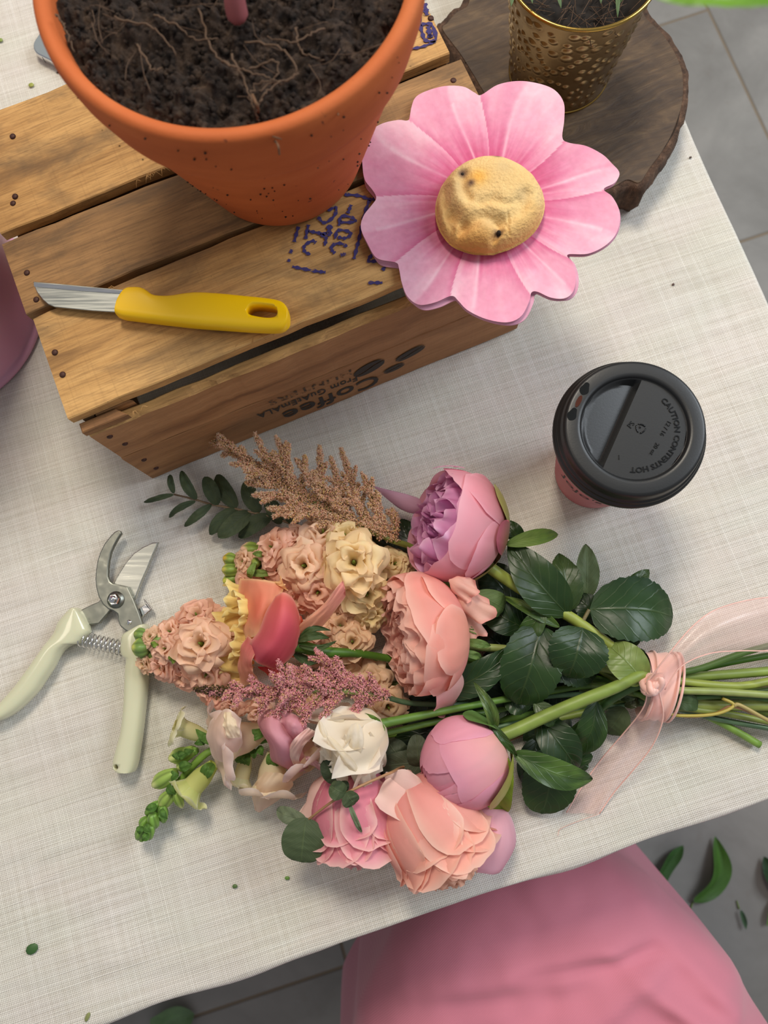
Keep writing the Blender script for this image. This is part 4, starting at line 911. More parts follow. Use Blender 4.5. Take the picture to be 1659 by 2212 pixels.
def petal_geo(fr, prof, phi, w, off=0.0, tip=.18, ruf=0.0, rk=6, flare=0.0, edge=0.0, narrow=.2, notch=0.0, nu=13, nv=15, c0=(255, 200, 200), c1=(255, 180, 190), ce=None, seed=0, point=0.0, wb=.32, cup=0.0, lift=.09):
    C, X, Y, ax = fr; phi, w = math.radians(phi), math.radians(w); V = []; Cc = []; c0, c1 = A3(c0), A3(c1); ce_ = A3(ce) if ce is not None else None
    n = len(prof)
    for i in range(nv):
        v = i/(nv-1)
        for j in range(nu):
            u = -1+2*j/(nu-1); au = abs(u)
            top = 1-tip*au**2.4-point*au**1.0 + .035*fbm(u*2.2+seed, seed*1.3, 0, 3)*(1 if ruf else .5) - notch*math.exp(-(u/.13)**2)
            vv = min(1.0, max(0, v*top)); k = vv*(n-1); a = int(min(k, n-2)); f = k-a; r, h = prof[a]*(1-f)+prof[a+1]*f
            ww = w*(wb+(1-wb)*math.sin(min(1, v/.6)*PI/2))*(1-narrow*max(0, (v-.65)/.35)**2)
            rr = r+off+edge*au**2*v+flare*max(0, (v-.72)/.28)**2-cup*(1-au*au)*v
            rr += ruf*v**2.5*math.sin(u*rk+seed*2.1)+ruf*.7*v*v*fbm(u*3+seed, v*3, seed, 3)
            hh = h+ruf*.6*v**3*math.sin(u*rk*.8+seed)-flare*.35*max(0, (v-.8)/.2)**2
            ph = phi+u*ww+.04*fbm(v*3, seed, u, 2); V.append(C+X*rr*math.cos(ph)+Y*rr*math.sin(ph)+ax*hh)
            c = c0+(c1-c0)*min(1, max(0, v*1.05))+ (9*fbm(u*9+seed, v*1.6, seed, 3)); c = c+(255-c)*lift
            if ce_ is not None: c = c+(ce_-c)*np.clip(max((au-.76)/.24, (v-.88)/.12)*1.0, 0, 1)*.9
            Cc.append(SP(c))
    V = np.array(V); V[:, 2] = np.maximum(V[:, 2], .0012)
    return *ngrid(V.reshape(nv, nu, 3)), np.array(Cc)
def petal(th, fr, *a, name='petal', mat='petal', label=None, **k):
    V, Fc, Cc = petal_geo(fr, *a, **k)
    return part(name, V, Fc, M[mat], th, cols=Cc, world=True, label=label)
def stem_col(c, n, seed=0): return np.array([SR(A3(c)*(1+.16*fbm(k*.13, seed, 0, 3))) for k in range(n)])
def stem(th, pts, r, c=(96, 122, 52), name='stem', n=30, ns=9, label=None):
    """pts: (px, py, z)"""
    V, Fc = tube([P(*p) for p in pts], r, ns, n); return part(name, V, Fc, M['stem'], th, cols=stem_col(c, len(V), len(V)+pts[0][0]), world=True, label=label)
def GT(c): c = A3(c); return c*[1.02, 1, .84] if c[1] > c[0] else c
def leaf_geo(b, t, hw, col, serr=0.0, fold=.25, bow=.006, nu=9, nv=34, shape=(.60, .80), curl=0.0, side=0.0, c2=None, seed=None, twist=0.0):
    seed = random.uniform(0, 99) if seed is None else seed
    B, T = P(*b), P(*t); d = T-B; L_ = np.linalg.norm(d); d /= L_; n0 = A3((0, 0, 1.)); s_ = np.cross(n0, d); s_ /= np.linalg.norm(s_); n_ = np.cross(d, s_)
    hwm = hw*pxm((b[2]+t[2])/2); p_, q_ = shape; vm = p_/(p_+q_); nrm = vm**p_*(1-vm)**q_
    V = []; U = []; Cc = []; col = GT(col)*(.80 if A3(col)[1] < 110 else .92); c2 = GT(c2)*(.80 if A3(c2)[1] < 110 else .92) if c2 is not None else col
    for i in range(nv):
        v = i/(nv-1); wv = hwm*(v**p_*(1-v)**q_)/nrm
        if serr: wv *= 1-serr*((v*13) % 1.0)*.9
        c = B+d*L_*v+n_*bow*4*v*(1-v)+s_*side*L_*math.sin(v*PI); tw = twist*(v-.3)
        s2 = s_*math.cos(tw)+n_*math.sin(tw); n2 = -s_*math.sin(tw)+n_*math.cos(tw)
        for j in range(nu):
            u = -1+2*j/(nu-1); au = abs(u)
            z = fold*au*wv*(1-.35*au)+curl*wv*au**3+.0011*fbm(u*2+seed, v*4, seed, 3)*min(1, v*3)
            V.append(c+s2*u*wv+n2*z); U.append((u, v)); Cc.append(SR((col+(c2-col)*np.clip(.5+fbm(u*1.5, v*2.2, seed, 3)*1.2, 0, 1))*(1+.06*fbm(u*5, v*7, seed, 2))))
    V = np.array(V); V[:, 2] = np.maximum(V[:, 2], .0010)
    return *ngrid(V.reshape(nv, nu, 3)), np.array(Cc), np.array(U)
def leaf(th, b, t, hw, col, name='leaf', mat='leaf', label=None, **k):
    V, Fc, Cc, U = leaf_geo(b, t, hw, col, **k); return part(name, V, Fc, M[mat], th, cols=Cc, uv=U, world=True, label=label)
DG, MG, LG, GG = (44, 74, 36), (66, 98, 48), (112, 142, 74), (92, 110, 88)

# ---- stems of the bundle right of the ribbon: (name -> pixel path from the binding to the cut end)
TAILS = dict(
 s1=([(1412, 1462, .030), (1456, 1455, .028), (1515, 1443, .027), (1617, 1407, .026), (1760, 1370, .020), (1900, 1345, .012)], .0019, (70, 100, 44)),
 s2=([(1412, 1474, .018), (1470, 1462, .018), (1535, 1440, .016), (1659, 1416, .014), (1800, 1395, .008)], .0023, (138, 148, 60)),
 s3=([(1412, 1470, .022), (1506, 1462, .022), (1659, 1450, .018), (1860, 1430, .010)], .0032, (92, 126, 44)),
 s4=([(1412, 1470, .034), (1450, 1470, .031), (1578, 1482, .026), (1659, 1472, .022), (1800, 1440, .010)], .0027, (104, 128, 58)),
 s5=([(1412, 1486, .036), (1450, 1491, .035), (1550, 1494, .030), (1659, 1501, .024), (1850, 1512, .010)], .0025, (140, 152, 84)),
 s6=([(1412, 1510, .028), (1450, 1513, .026), (1506, 1506, .025), (1575, 1503, .022), (1659, 1510, .018), (1800, 1530, .008)], .0019, (78, 112, 72)),
 s7=([(1412, 1505, .020), (1506, 1523, .016), (1659, 1524, .012), (1850, 1530, .008)], .0038, (146, 158, 78)),
 s9=([(1412, 1520, .016), (1521, 1547, .012), (1659, 1573, .008), (1840, 1600, .005)], .0017, (88, 118, 84)),
 s10=([(1412, 1515, .024), (1500, 1532, .018), (1565, 1541, .015), (1659, 1559, .010), (1800, 1590, .006)], .0021, (110, 132, 66)),
 s11=([(1412, 1500, .010), (1490, 1530, .009), (1557, 1561, .007), (1598, 1584, .006), (1641, 1609, .0045)], .0024, (110, 132, 60)),
 s12=([(1412, 1480, .008), (1500, 1480, .006), (1659, 1478, .006), (1800, 1470, .006)], .0026, (96, 120, 50)),
 s13=([(1412, 1495, .012), (1500, 1500, .009), (1659, 1540, .006), (1820, 1560, .006)], .0026, (120, 138, 62)),
 s14=([(1412, 1490, .026), (1500, 1512, .014), (1659, 1490, .010), (1820, 1480, .006)], .0022, (96, 118, 58)))
def full_stem(th, head, tail, label=None, r=None, c=None):
    tp, tr, tc = TAILS[tail]; stem(th, head+tp, r or tr, c or tc, n=60, ns=10, label=label)

# ---- 1 large pink peony
GRP = dict(peony='pink peonies in the bouquet', rose='roses in the bouquet', stock_flower='peach stock spikes in the bouquet', astilbe='astilbe plumes in the bouquet', eucalyptus='eucalyptus sprigs in the bouquet', rose_foliage='leafy rose stems in the bouquet')
def base_thing(name, label, px, py, cat='flower'): p = P(px, py, 0); return thing(name, label, cat, (p[0], p[1], 0), group=GRP.get(name))
pk = base_thing('peony', 'large half-open pink peony with purple ruffled heart nearest the coffee cup', 972, 1132)
fr = bframe((968, 1134, .0445), (-178, -46), 22); R = .0388
o_ = dict(c0=(248, 184, 178), c1=(252, 168, 186), ce=(253, 192, 206), seed=1)
for k, (ph, w, tm, off, tp) in enumerate([(250, 50, 112, -.002, .10), (305, 52, 112, -.001, .12), (200, 48, 112, -.001, .12), (20, 52, 108, -.0005, .10), (152, 46, 116, .0, .14), (96, 54, 108, .0010, .10), (62, 40, 78, .0022, .16), (128, 30, 100, .0018, .22), (14, 34, 66, .0024, .2)]):
    petal(pk, fr, sphere_prof(R, 12, tm, .96), ph, w, off, tip=tp, ruf=.0009, rk=3, narrow=.12, **{**o_, 'seed': k+1, 'c0': (246, 184, 164) if k in (6, 8) else (248, 176, 180)})
for k in range(7):
    petal(pk, fr, sphere_prof(R*.90, 35, 112+random.uniform(-6, 8)), k*51+10, 36, 0, tip=.22, ruf=.0026, rk=5, narrow=.2, c0=(214, 120, 176), c1=(234, 160, 210), ce=(246, 198, 228), seed=k+20, nv=15, nu=17)
for k in range(7):
    petal(pk, fr, sphere_prof(R*.72, 40, 122+random.uniform(-10, 10), 1.0), k*51+30, 34, 0, tip=.25, ruf=.0038, rk=7, narrow=.2, c0=(196, 96, 160), c1=(230, 150, 206), ce=(246, 196, 226), seed=k+40, nv=13, nu=17)
for k in range(6):
    petal(pk, fr, sphere_prof(R*.50, 45, 134+random.uniform(-8, 8), 1.15), k*60+15, 36, 0, tip=.28, ruf=.0042, rk=7, narrow=.2, c0=(190, 92, 158), c1=(226, 144, 202), ce=(244, 190, 222), seed=k+50, nv=11, nu=15)
for k in range(6):
    petal(pk, fr, sphere_prof(R*.30, 50, 146, 1.7), k*60+5, 38, 0, tip=.3, ruf=.0036, rk=6, c0=(180, 84, 150), c1=(216, 130, 192), ce=(238, 176, 216), seed=k+60, nv=9, nu=11)
petal(pk, fr, sphere_prof(R, 95, 128, 1.0), 170, 12, .0015, tip=.6, point=.3, c0=(238, 170, 200), c1=(240, 170, 206), seed=9)
petal(pk, bframe((900, 1090, .016), (-100, -45), 0), prof_from([(.1, -.4), (.4, 0), (.45, .6), (.3, 1.3), (.1, 1.9)], .018), 60, 60, 0, tip=.6, c0=(214, 160, 182), c1=(206, 150, 178), seed=5, label='loose mauve petal under the bloom')
for (ph, w, t1, c0, c1) in [(88, 30, 62, (158, 160, 72), (176, 70, 92)), (135, 34, 70, (158, 166, 76), (176, 172, 90)), (10, 40, 66, (120, 132, 54), (150, 120, 60)), (180, 30, 50, (120, 132, 54), (150, 140, 60)), (250, 40, 50, (110, 126, 54), (120, 130, 60))]:
    petal(pk, fr, sphere_prof(R+.0032, 4, t1, .98), ph, w, 0, tip=.35, c0=c0, c1=c1, seed=ph, name='sepal', mat='stem')
full_stem(pk, [(1052, 1222, .040), (1110, 1262, .036), (1170, 1300, .034), (1235, 1335, .033), (1320, 1395, .034), (1380, 1445, .034)], 's4', r=[.0042, .0040, .0038, .0034, .0030, .0027, .0027, .0026], c=(140, 152, 66))
zc = lambda x, y: (900+x/2.765, 1080+y/2.765)
def LF(th, b, t, hw, zb, zt, col, **k): return leaf(th, (*zc(*b), zb), (*zc(*t), zt), hw/2.765, col, **k)
LF(pk, (530, 268), (845, 205), 46, .046, .030, LG, fold=.35, bow=.008, c2=(96, 130, 60), mat='leaf_matt')
LF(pk, (640, 262), (500, 125), 50, .026, .022, DG, fold=.2)
LF(pk, (905, 690), (545, 255), 128, .034, .040, (40, 72, 32), fold=.3, bow=.010, side=.05, c2=(54, 86, 40))
LF(pk, (855, 760), (505, 572), 34, .036, .030, MG, fold=.6, bow=.008, c2=LG)
LF(pk, (760, 648), (610, 862), 62, .040, .026, (70, 104, 42), fold=.35, c2=MG)
LF(pk, (345, 560), (515, 655), 72, .044, .024, (96, 120, 72), fold=-.25, bow=.010, c2=(84, 110, 62), mat='leaf_matt')
LF(pk, (300, 430), (500, 350), 20, .03, .028, (120, 130, 60), fold=.2)

# ---- 2 peach garden rose
gr = base_thing('garden_rose', 'large peach cabbage rose with crumpled quartered centre between the two peonies', 890, 1372)
fr = bframe((892, 1371, .0445), (-170, 34), 19); R = .0408
P0, P1, PE = (252, 160, 132), (251, 166, 150), (254, 204, 188)
for k, (ph, w, tm, off, tp) in enumerate([(255, 50, 105, -.002, .1), (310, 50, 104, -.001, .1), (205, 48, 106, -.001, .12), (10, 50, 106, .0, .12), (160, 46, 104, .0003, .12), (112, 50, 108, .001, .12), (58, 46, 104, .0014, .16), (135, 34, 84, .0022, .18), (75, 34, 92, .0028, .22), (25, 34, 76, .003, .2)]):
    petal(gr, fr, sphere_prof(R, 10, tm, .86), ph, w, off, tip=tp, ruf=.0013, rk=4, narrow=.15, c0=(248, 156, 148) if k % 2 else (252, 182, 150), c1=P1, ce=PE, seed=k+3, notch=.03 if k == 8 else 0)
for ring, (rr, n_, t1) in enumerate([(.90, 10, 110), (.76, 10, 116), (.62, 9, 122), (.48, 8, 128), (.34, 7, 134), (.20, 5, 140)]):
    for k in range(n_):
        petal(gr, fr, sphere_prof(R*rr, 45, t1+random.uniform(-4, 6), .92+.15*(ring > 3)), k*360/n_+ring*23, 360/n_*.85, 0, tip=.14, ruf=.0026, rk=7, narrow=.1, c0=(250, 170, 148), c1=(253, 184, 166), ce=(254, 208, 192), lift=.20, seed=k+ring*17, nv=9, nu=13)
pz = P(1010, 1290, .045)
for (c, d, rr, ph) in [((985, 1262, .058), (60, 30), .011, 90), ((1006, 1300, .050), (90, 60), .015, 80), ((1012, 1330, .040), (60, 90), .012, 100)]:
    petal(gr, bframe(c, d, -25), prof_from([(.15, -.6), (.5, -.2), (.6, .5), (.9, 1.1)], rr), ph, 70, 0, tip=.25, ruf=.0022, rk=7, c0=(246, 178, 156), c1=(248, 190, 172), ce=(240, 160, 150), seed=rr*900, name='petal', label='wilted outer petal curling back')
petal(gr, bframe((955, 1470, .030), (-120, 70), 0), prof_from([(.3, -1.0), (.8, -.5), (1.0, .2), (.9, .9)], .017), 30, 75, 0, tip=.25, ruf=.0022, rk=6, flare=.004, c0=(248, 184, 170), c1=(248, 170, 168), seed=77)
for (b, t, hw) in [((1000, 1385, .040), (1060, 1395, .036), 9), ((990, 1405, .042), (1040, 1420, .03), 8), ((995, 1350, .04), (1045, 1372, .034), 6), ((975, 1420, .036), (1015, 1440, .026), 7)]: leaf(gr, b, t, hw, (100, 130, 70), name='sepal', mat='leaf_matt', fold=.4)
full_stem(gr, [(985, 1392, .034), (1040, 1398, .032), (1110, 1404, .030), (1230, 1430, .030), (1350, 1455, .030)], 's5', r=[.0030, .0026, .0026, .0025, .0025])
stem(gr, [(980, 1420, .026), (1030, 1424, .024), (1110, 1432, .022)], .0026, (100, 130, 50), name='side_shoot')

# ---- 3 pink peony bud
pb = base_thing('peony', 'closed round pink peony bud with lime green sepals at lower middle', 1000, 1650)
fr = bframe((1002, 1648, .040), (-150, 74), 14); R = .0286
for k, (ph, w, tm, off, tp) in enumerate([(250, 60, 165, -.001, .15), (320, 55, 165, -.001, .15), (190, 50, 160, -.0005, .15), (30, 55, 165, .0, .15), (140, 48, 158, .0005, .12), (85, 70, 126, .0012, .05), (20, 40, 140, .0014, .2), (150, 34, 120, .0016, .2), (45, 30, 150, .0004, .3)]):
    petal(pb, fr, sphere_prof(R, 8, tm, 1.0), ph, w, off, tip=tp, ruf=.0005, rk=3, narrow=.25, c0=(250, 196, 168) if k == 5 else (246, 172, 186), c1=(246, 166, 190), ce=(246, 180, 204), seed=k+11)
for k in range(4): petal(pb, fr, sphere_prof(R*.955, 10, 174), k*90+20, 62, 0, tip=.05, ruf=.0004, c0=(246, 172, 184), c1=(240, 156, 184), seed=k+70)
for (ph, w, t1, c0, c1, nm) in [(28, 38, 92, (140, 166, 44), (150, 130, 50), 'sepal'), (150, 30, 72, (90, 130, 50), (70, 104, 40), 'sepal'), (200, 30, 60, (90, 130, 50), (70, 104, 40), 'sepal'), (300, 40, 60, (90, 120, 50), (70, 104, 40), 'sepal')]:
    petal(pb, fr, sphere_prof(R+.0030, 2, t1, 1.0), ph, w, .0006, tip=.3, edge=.002, c0=c0, c1=c1, seed=ph, name=nm, mat='stem')
petal(pb, bframe((1048, 1800, .018), (-26, 90), 4), prof_from([(.25, -1.3), (.8, -.8), (1.15, 0), (1.0, .9), (.85, 1.2)], .0185), 88, 78, 0, tip=.2, ruf=.0018, rk=4, c0=(240, 170, 184), c1=(240, 176, 196), ce=(246, 196, 210), seed=31, label='loose outer petal hanging from the bud')
leaf(pb, (1090, 1632, .050), (1092, 1756, .020), 30, (150, 172, 44), name='sepal', mat='leaf_matt', fold=.4, c2=(120, 150, 40), bow=.006, side=-.12)
full_stem(pb, [(1066, 1596, .044), (1120, 1574, .044), (1180, 1546, .044), (1260, 1512, .046), (1330, 1484, .044), (1390, 1456, .040)], 's3', r=[.0044, .0042, .0042, .0040, .0036, .0034, .0032, .0032], c=(122, 142, 62))
LF(pb, (575, 1508), (1052, 1668), 78, .040, .022, (84, 116, 56), fold=.3, bow=.010, side=-.05, c2=(58, 92, 40))
LF(pb, (455, 1400), (340, 1085), 36, .044, .052, (70, 100, 46), fold=.6, bow=.008, side=-.10, c2=(96, 122, 62))
LF(pb, (440, 1330), (600, 1530), 24, .050, .042, (60, 96, 36), fold=.6, bow=.004)
LF(pb, (320, 1900), (85, 1705), 46, .010, .018, (40, 76, 34), fold=.3, bow=.004)
LF(pb, (720, 1290), (960, 1610), 104, .026, .020, (42, 72, 38), fold=.3, bow=.012)

# ---- 4 peach rose lower middle, 5 pink rose lower left
ROSE = [(.10, -1.0), (.55, -.85), (.92, -.35), (1.0, .15), (.93, .62), (.98, .95)]
def rose(th, C, d, el, R, cols, outer, n_in=7, cin=None, flare=.004, ruf=.0012, seedo=0, pointy=.03, inner_h=1.0):
    fr = bframe(C, d, el); c0, c1, ce = cols
    for k, (ph, w, hs, off) in enumerate(outer):
        pr = prof_from([(r, h if h < 0 else h*hs) for r, h in ROSE], R)
        petal(th, fr, pr, ph, w*1.22, off, tip=.13, point=pointy, ruf=ruf, rk=4, flare=flare, narrow=.28, c0=c0, c1=c1, ce=ce, seed=k*3+seedo, edge=.0010, wb=.45)
    for k, (ph, w, hs, off, hz) in enumerate([(95, 44, .62, .0022, .0), (48, 36, .80, .0030, .0), (138, 34, .84, .0028, .0), (75, 26, 1.12, .0006, 0), (10, 40, .8, .0020, 0), (170, 36, .7, .0026, 0)]):
        pr = prof_from([(r, h if h < 0 else h*hs) for r, h in ROSE], R)
        petal(th, fr, pr, ph+seedo*3, w*1.15, off, tip=.16, point=.02, ruf=ruf*1.5, rk=5, flare=flare*.9, narrow=.22, c0=c0, c1=c1, ce=ce, seed=k*5+seedo+40, edge=.0012, wb=.5)
    ci = cin or cols
    for ring in range(3):
        for k in range(n_in-ring):
            f = (.82, .60, .36)[ring]; pr = prof_from([(0.05, -.8), (.6, -.4), (.95, .3), (.85, .95+.12*ring*inner_h), (.75, 1.12+.1*ring)], R); pr = pr*np.array([f, 1.0])
            petal(th, fr, pr, k*360/(n_in-ring)+ring*31+seedo, 360/(n_in-ring)*.72, 0, tip=.18, ruf=.0016, rk=6, c0=ci[0], c1=ci[1], ce=ci[2], seed=k+ring*9+seedo, nv=11, nu=11)
    return fr
r4 = base_thing('rose', 'peach pink rose lying face down under the closed peony bud', 940, 1790)
pc4 = ((248, 160, 156), (251, 180, 158), (253, 214, 196))
fr4 = rose(r4, (928, 1778, .034), (62, 92), 2, .0305, pc4, [(270, 60, 1, -.001), (330, 55, 1.1, 0), (210, 50, 1.1, 0), (20, 48, 1.15, .0005), (155, 50, .95, .001), (60, 40, 1.2, .0015), (112, 44, 1.0, .002), (175, 30, .7, .004)], n_in=9, cin=((250, 186, 150), (250, 190, 156), (252, 206, 180)), flare=.003, seedo=2)
petal(r4, bframe((862, 1712, .036), (-20, 60), 0), prof_from([(.2, -1.0), (.9, -.5), (1.1, .2), (1.25, .9)], .016), 60, 75, 0, tip=.2, ruf=.002, flare=.006, c0=(248, 196, 184), c1=(250, 212, 198), ce=(252, 226, 212), seed=4)
petal(r4, bframe((880, 1692, .040), (70, 40), 0), prof_from([(.3, -1.2), (.8, -.5), (.9, .4), (.8, 1.2)], .013), 110, 70, 0, tip=.3, ruf=.001, flare=.003, c0=(240, 206, 196), c1=(244, 196, 186), ce=(250, 220, 210), seed=14)
full_stem(r4, [(905, 1700, .026), (960, 1640, .016), (1100, 1580, .014), (1300, 1530, .012)], 's13')
r5 = base_thing('rose', 'deep pink rose at the lowest left of the bouquet beside eucalyptus', 760, 1775)
fr5 = rose(r5, (768, 1750, .030), (10, 100), 0, .0262, ((222, 112, 138), (240, 150, 164), (248, 206, 198)), [(270, 60, 1.2, -.001), (330, 55, 1.2, 0), (210, 50, 1.2, 0), (15, 46, 1.2, .001), (165, 46, 1.2, .001), (62, 42, 1.25, .0015), (118, 42, 1.15, .002)], n_in=8, flare=.003, seedo=5, cin=((226, 120, 144), (238, 156, 166), (250, 206, 190)))
petal(r5, bframe((708, 1728, .022), (-12, 80), 0), prof_from([(.3, -1.3), (.9, -.6), (1.0, .3), (1.2, 1.3)], .014), 120, 60, 0, tip=.25, ruf=.002, flare=.003, c0=(246, 200, 190), c1=(248, 210, 198), ce=(250, 224, 210), seed=8)
petal(r5, bframe((826, 1800, .022), (26, 90), 0), prof_from([(.3, -1.3), (.8, -.6), (.9, .3), (1.1, 1.3)], .012), 60, 60, 0, tip=.3, ruf=.002, flare=.003, c0=(238, 150, 160), c1=(246, 196, 190), ce=(250, 220, 206), seed=9)
full_stem(r5, [(750, 1672, .022), (800, 1640, .014), (950, 1600, .010), (1200, 1545, .010)], 's9')

# ---- 6 cream rose
r6 = base_thing('rose', 'cream white rose with limp pointed petals left of the peony bud', 755, 1615)
fr = bframe((766, 1598, .046), (-84, 46), 8)
CW = ((244, 222, 186), (250, 238, 216), (252, 244, 228))
pr = prof_from([(.15, -1.0), (.6, -.8), (.95, -.2), (1.05, .5), (1.3, 1.2)], .0215)
for k, (ph, w, off, pt) in enumerate([(270, 50, -.001, .2), (330, 46, 0, .3), (210, 46, 0, .3), (160, 44, .0005, .3), (20, 40, .001, .4), (115, 46, .001, .25), (70, 40, .002, .3)]):
    petal(r6, fr, pr, ph, w, off, tip=.2, point=pt, ruf=.0018, rk=5, flare=.004, c0=CW[0], c1=CW[1], ce=CW[2], seed=k+6)
for k in range(7):
    petal(r6, fr, prof_from([(.1, -.7), (.55, -.2), (.65, .6), (.5, 1.1)], .0215), k*51, 40, 0, tip=.25, point=.1, ruf=.002, rk=7, c0=CW[0], c1=CW[1], ce=CW[2], seed=k+16, nv=9)
for (b, t, hw, zb, zt, fo) in [((745, 1586), (798, 1722), 19, .072, .040, -.9), ((706, 1590), (772, 1668), 11, .076, .066, -1.2), ((726, 1600), (742, 1706), 15, .070, .044, -1.0), ((700, 1552), (694, 1614), 15, .064, .050, -.6), ((700, 1606), (722, 1694), 15, .060, .036, -.8), ((800, 1580), (795, 1725), 15, .066, .030, -.8), ((812, 1590), (822, 1660), 16, .056, .034, -.6), ((745, 1550), (682, 1560), 16, .064, .050, -.5), ((715, 1620), (688, 1648), 16, .050, .036, -.6), ((690, 1556), (716, 1640), 10, .070, .062, -1.0), ((770, 1560), (762, 1640), 18, .070, .064, -.3)]:
    V, Fc, Cc, U = leaf_geo((*b, zb), (*t, zt), hw, (252, 236, 204), fold=fo, bow=.005, shape=(.45, .45), c2=(254, 244, 226), nv=16)
    part('petal', V, Fc, M['petal'], r6, cols=Cc, world=True)
for (b, t, hw, zb, zt, fo) in [((818, 1565), (788, 1540), 11, .050, .056, .5), ((820, 1572), (808, 1618), 11, .052, .044, .6), ((820, 1560), (826, 1590), 9, .05, .05, .4)]:
    leaf(r6, (*b, zb), (*t, zt), hw, (92, 130, 48), name='sepal', mat='leaf_matt', fold=fo, bow=.004)
full_stem(r6, [(806, 1568, .048), (822, 1564, .047), (860, 1556, .044), (985, 1531, .034), (1150, 1500, .024), (1300, 1480, .022)], 's6', r=[.0040, .0032, .0024, .0022, .0020, .0019, .0019, .0018], c=(84, 118, 44))
stem(r6, [(815, 1588, .036), (930, 1562, .030), (1010, 1545, .022), (1100, 1530, .014)], .0022, (84, 114, 46), name='side_shoot')

# ---- 7 coral and yellow rose
r7 = base_thing('rose', 'coral pink rose with yellow inner petals lying above the mauve plume', 575, 1360)
def sheet_petal(th, rows, c0, c1, ce=None, n=22, m=15, bulge=.006, ruf=.0008, seed=0, name='petal', label=None, cm=None):
    """rows: cross rows of the petal, each [(px,py,z) ...] from one rim to the other; skinned smoothly and domed"""
    R_ = [catmull([P(*q) for q in r], m) for r in rows]; G_ = np.array([catmull([r[j] for r in R_], n) for j in range(m)]).transpose(1, 0, 2)
    V = G_.copy(); Cc = np.zeros((n, m, 3)); c0, c1 = A3(c0), A3(c1)
    for i in range(n):
        for j in range(m):
            u = -1+2*j/(m-1); v = i/(n-1); V[i, j, 2] += bulge*(1-u*u)*math.sin(PI*min(1, .15+v*.85))+ruf*fbm(u*3+seed, v*3, seed, 3)*2+ruf*math.sin(v*17+seed)*abs(u)**3*2
            c = c0+(c1-c0)*v+10*fbm(u*8+seed, v*1.5, seed, 3)
            if cm is not None: c = c+(A3(cm)-c)*math.exp(-((u)/.5)**2-((v-.5)/.3)**2)
            if ce is not None: c = c+(A3(ce)-c)*np.clip(max((abs(u)-.84)/.16, (abs(v-.5)-.44)/.06), 0, 1)*.85
            Cc[i, j] = SR(c)
    V[..., 2] = np.maximum(V[..., 2], .0012)
    return part(name, *ngrid(V), M['petal'], th, cols=Cc.reshape(-1, 3), world=True, label=label)
YE = (250, 226, 130)
for k, (px, py, z, rr, a, el) in enumerate([(512, 1300, .030, .013, 90, 20), (500, 1350, .024, .013, 60, 0), (505, 1430, .022, .014, 95, 10), (520, 1390, .036, .011, 80, 20), (530, 1320, .044, .012, 100, 30), (500, 1465, .016, .012, 80, 0)]):
    frk = bframe((px+14, py, z), (-100, 10*math.sin(k*2)), el)
    for q in range(3): petal(r7, frk, prof_from([(.2, -.7), (.7, -.2), (.8, .5), (.95, 1.1)], rr), a-60+q*60, 46, q*.0006, tip=.22, ruf=.0020, rk=7, c0=(246, 186, 92), c1=YE, ce=(252, 238, 170), seed=k*4+q, nv=10, label='yellow inner petal' if q == 1 else None)
sheet_petal(r7, [[(520, 1250, .040), (560, 1252, .052), (618, 1262, .046)], [(512, 1290, .042), (565, 1290, .058), (600, 1300, .056)], [(522, 1340, .046), (555, 1340, .060), (585, 1330, .060)], [(528, 1380, .046), (550, 1375, .058), (572, 1366, .060)]], (240, 150, 120), (250, 196, 150), (252, 214, 160), bulge=.004, seed=1, cm=(240, 128, 100))
sheet_petal(r7, [[(596, 1288, .066), (615, 1280, .068), (636, 1296, .060), (650, 1335, .050)], [(580, 1310, .066), (610, 1318, .076), (640, 1340, .066), (648, 1375, .050)], [(560, 1360, .062), (595, 1370, .076), (625, 1380, .066), (636, 1410, .048)], [(540, 1390, .056), (570, 1410, .070), (600, 1420, .062), (608, 1440, .046)], [(545, 1420, .048), (556, 1432, .058), (575, 1440, .054), (590, 1446, .046)]], (240, 126, 112), (214, 92, 120), (246, 180, 160), bulge=.005, seed=2, cm=(226, 96, 112), label='broad coral pink front petal')
sheet_petal(r7, [[(535, 1372, .052), (560, 1392, .060)], [(520, 1400, .046), (545, 1430, .056)], [(514, 1440, .036), (548, 1452, .048)], [(520, 1485, .024), (560, 1470, .036)]], (232, 120, 120), (246, 186, 150), (250, 206, 170), bulge=.004, seed=3)
sheet_petal(r7, [[(626, 1372, .052), (634, 1392, .040)], [(660, 1338, .058), (682, 1366, .042)], [(705, 1298, .062), (716, 1330, .048)], [(735, 1258, .062), (744, 1292, .052)], [(742, 1256, .060), (747, 1278, .056)]], (246, 190, 140), (236, 148, 150), (250, 206, 170), bulge=.003, seed=4, label='long petal reaching right')
sheet_petal(r7, [[(590, 1320, .040), (650, 1330, .036)], [(600, 1370, .034), (660, 1360, .030)], [(590, 1420, .028), (640, 1420, .024)]], (228, 90, 70), (240, 120, 60), None, bulge=.01, seed=5)
sheet_petal(r7, [[(556, 1440, .034), (610, 1440, .036)], [(580, 1460, .030), (625, 1455, .028)], [(590, 1476, .024), (630, 1470, .020)]], (206, 70, 90), (236, 130, 60), None, bulge=.005, seed=6)
sheet_petal(r7, [[(560, 1250, .044), (600, 1262, .050)], [(600, 1256, .050), (622, 1276, .052)], [(606, 1240, .052), (612, 1262, .056)]], (252, 206, 140), (250, 210, 160), None, bulge=.002, seed=7)
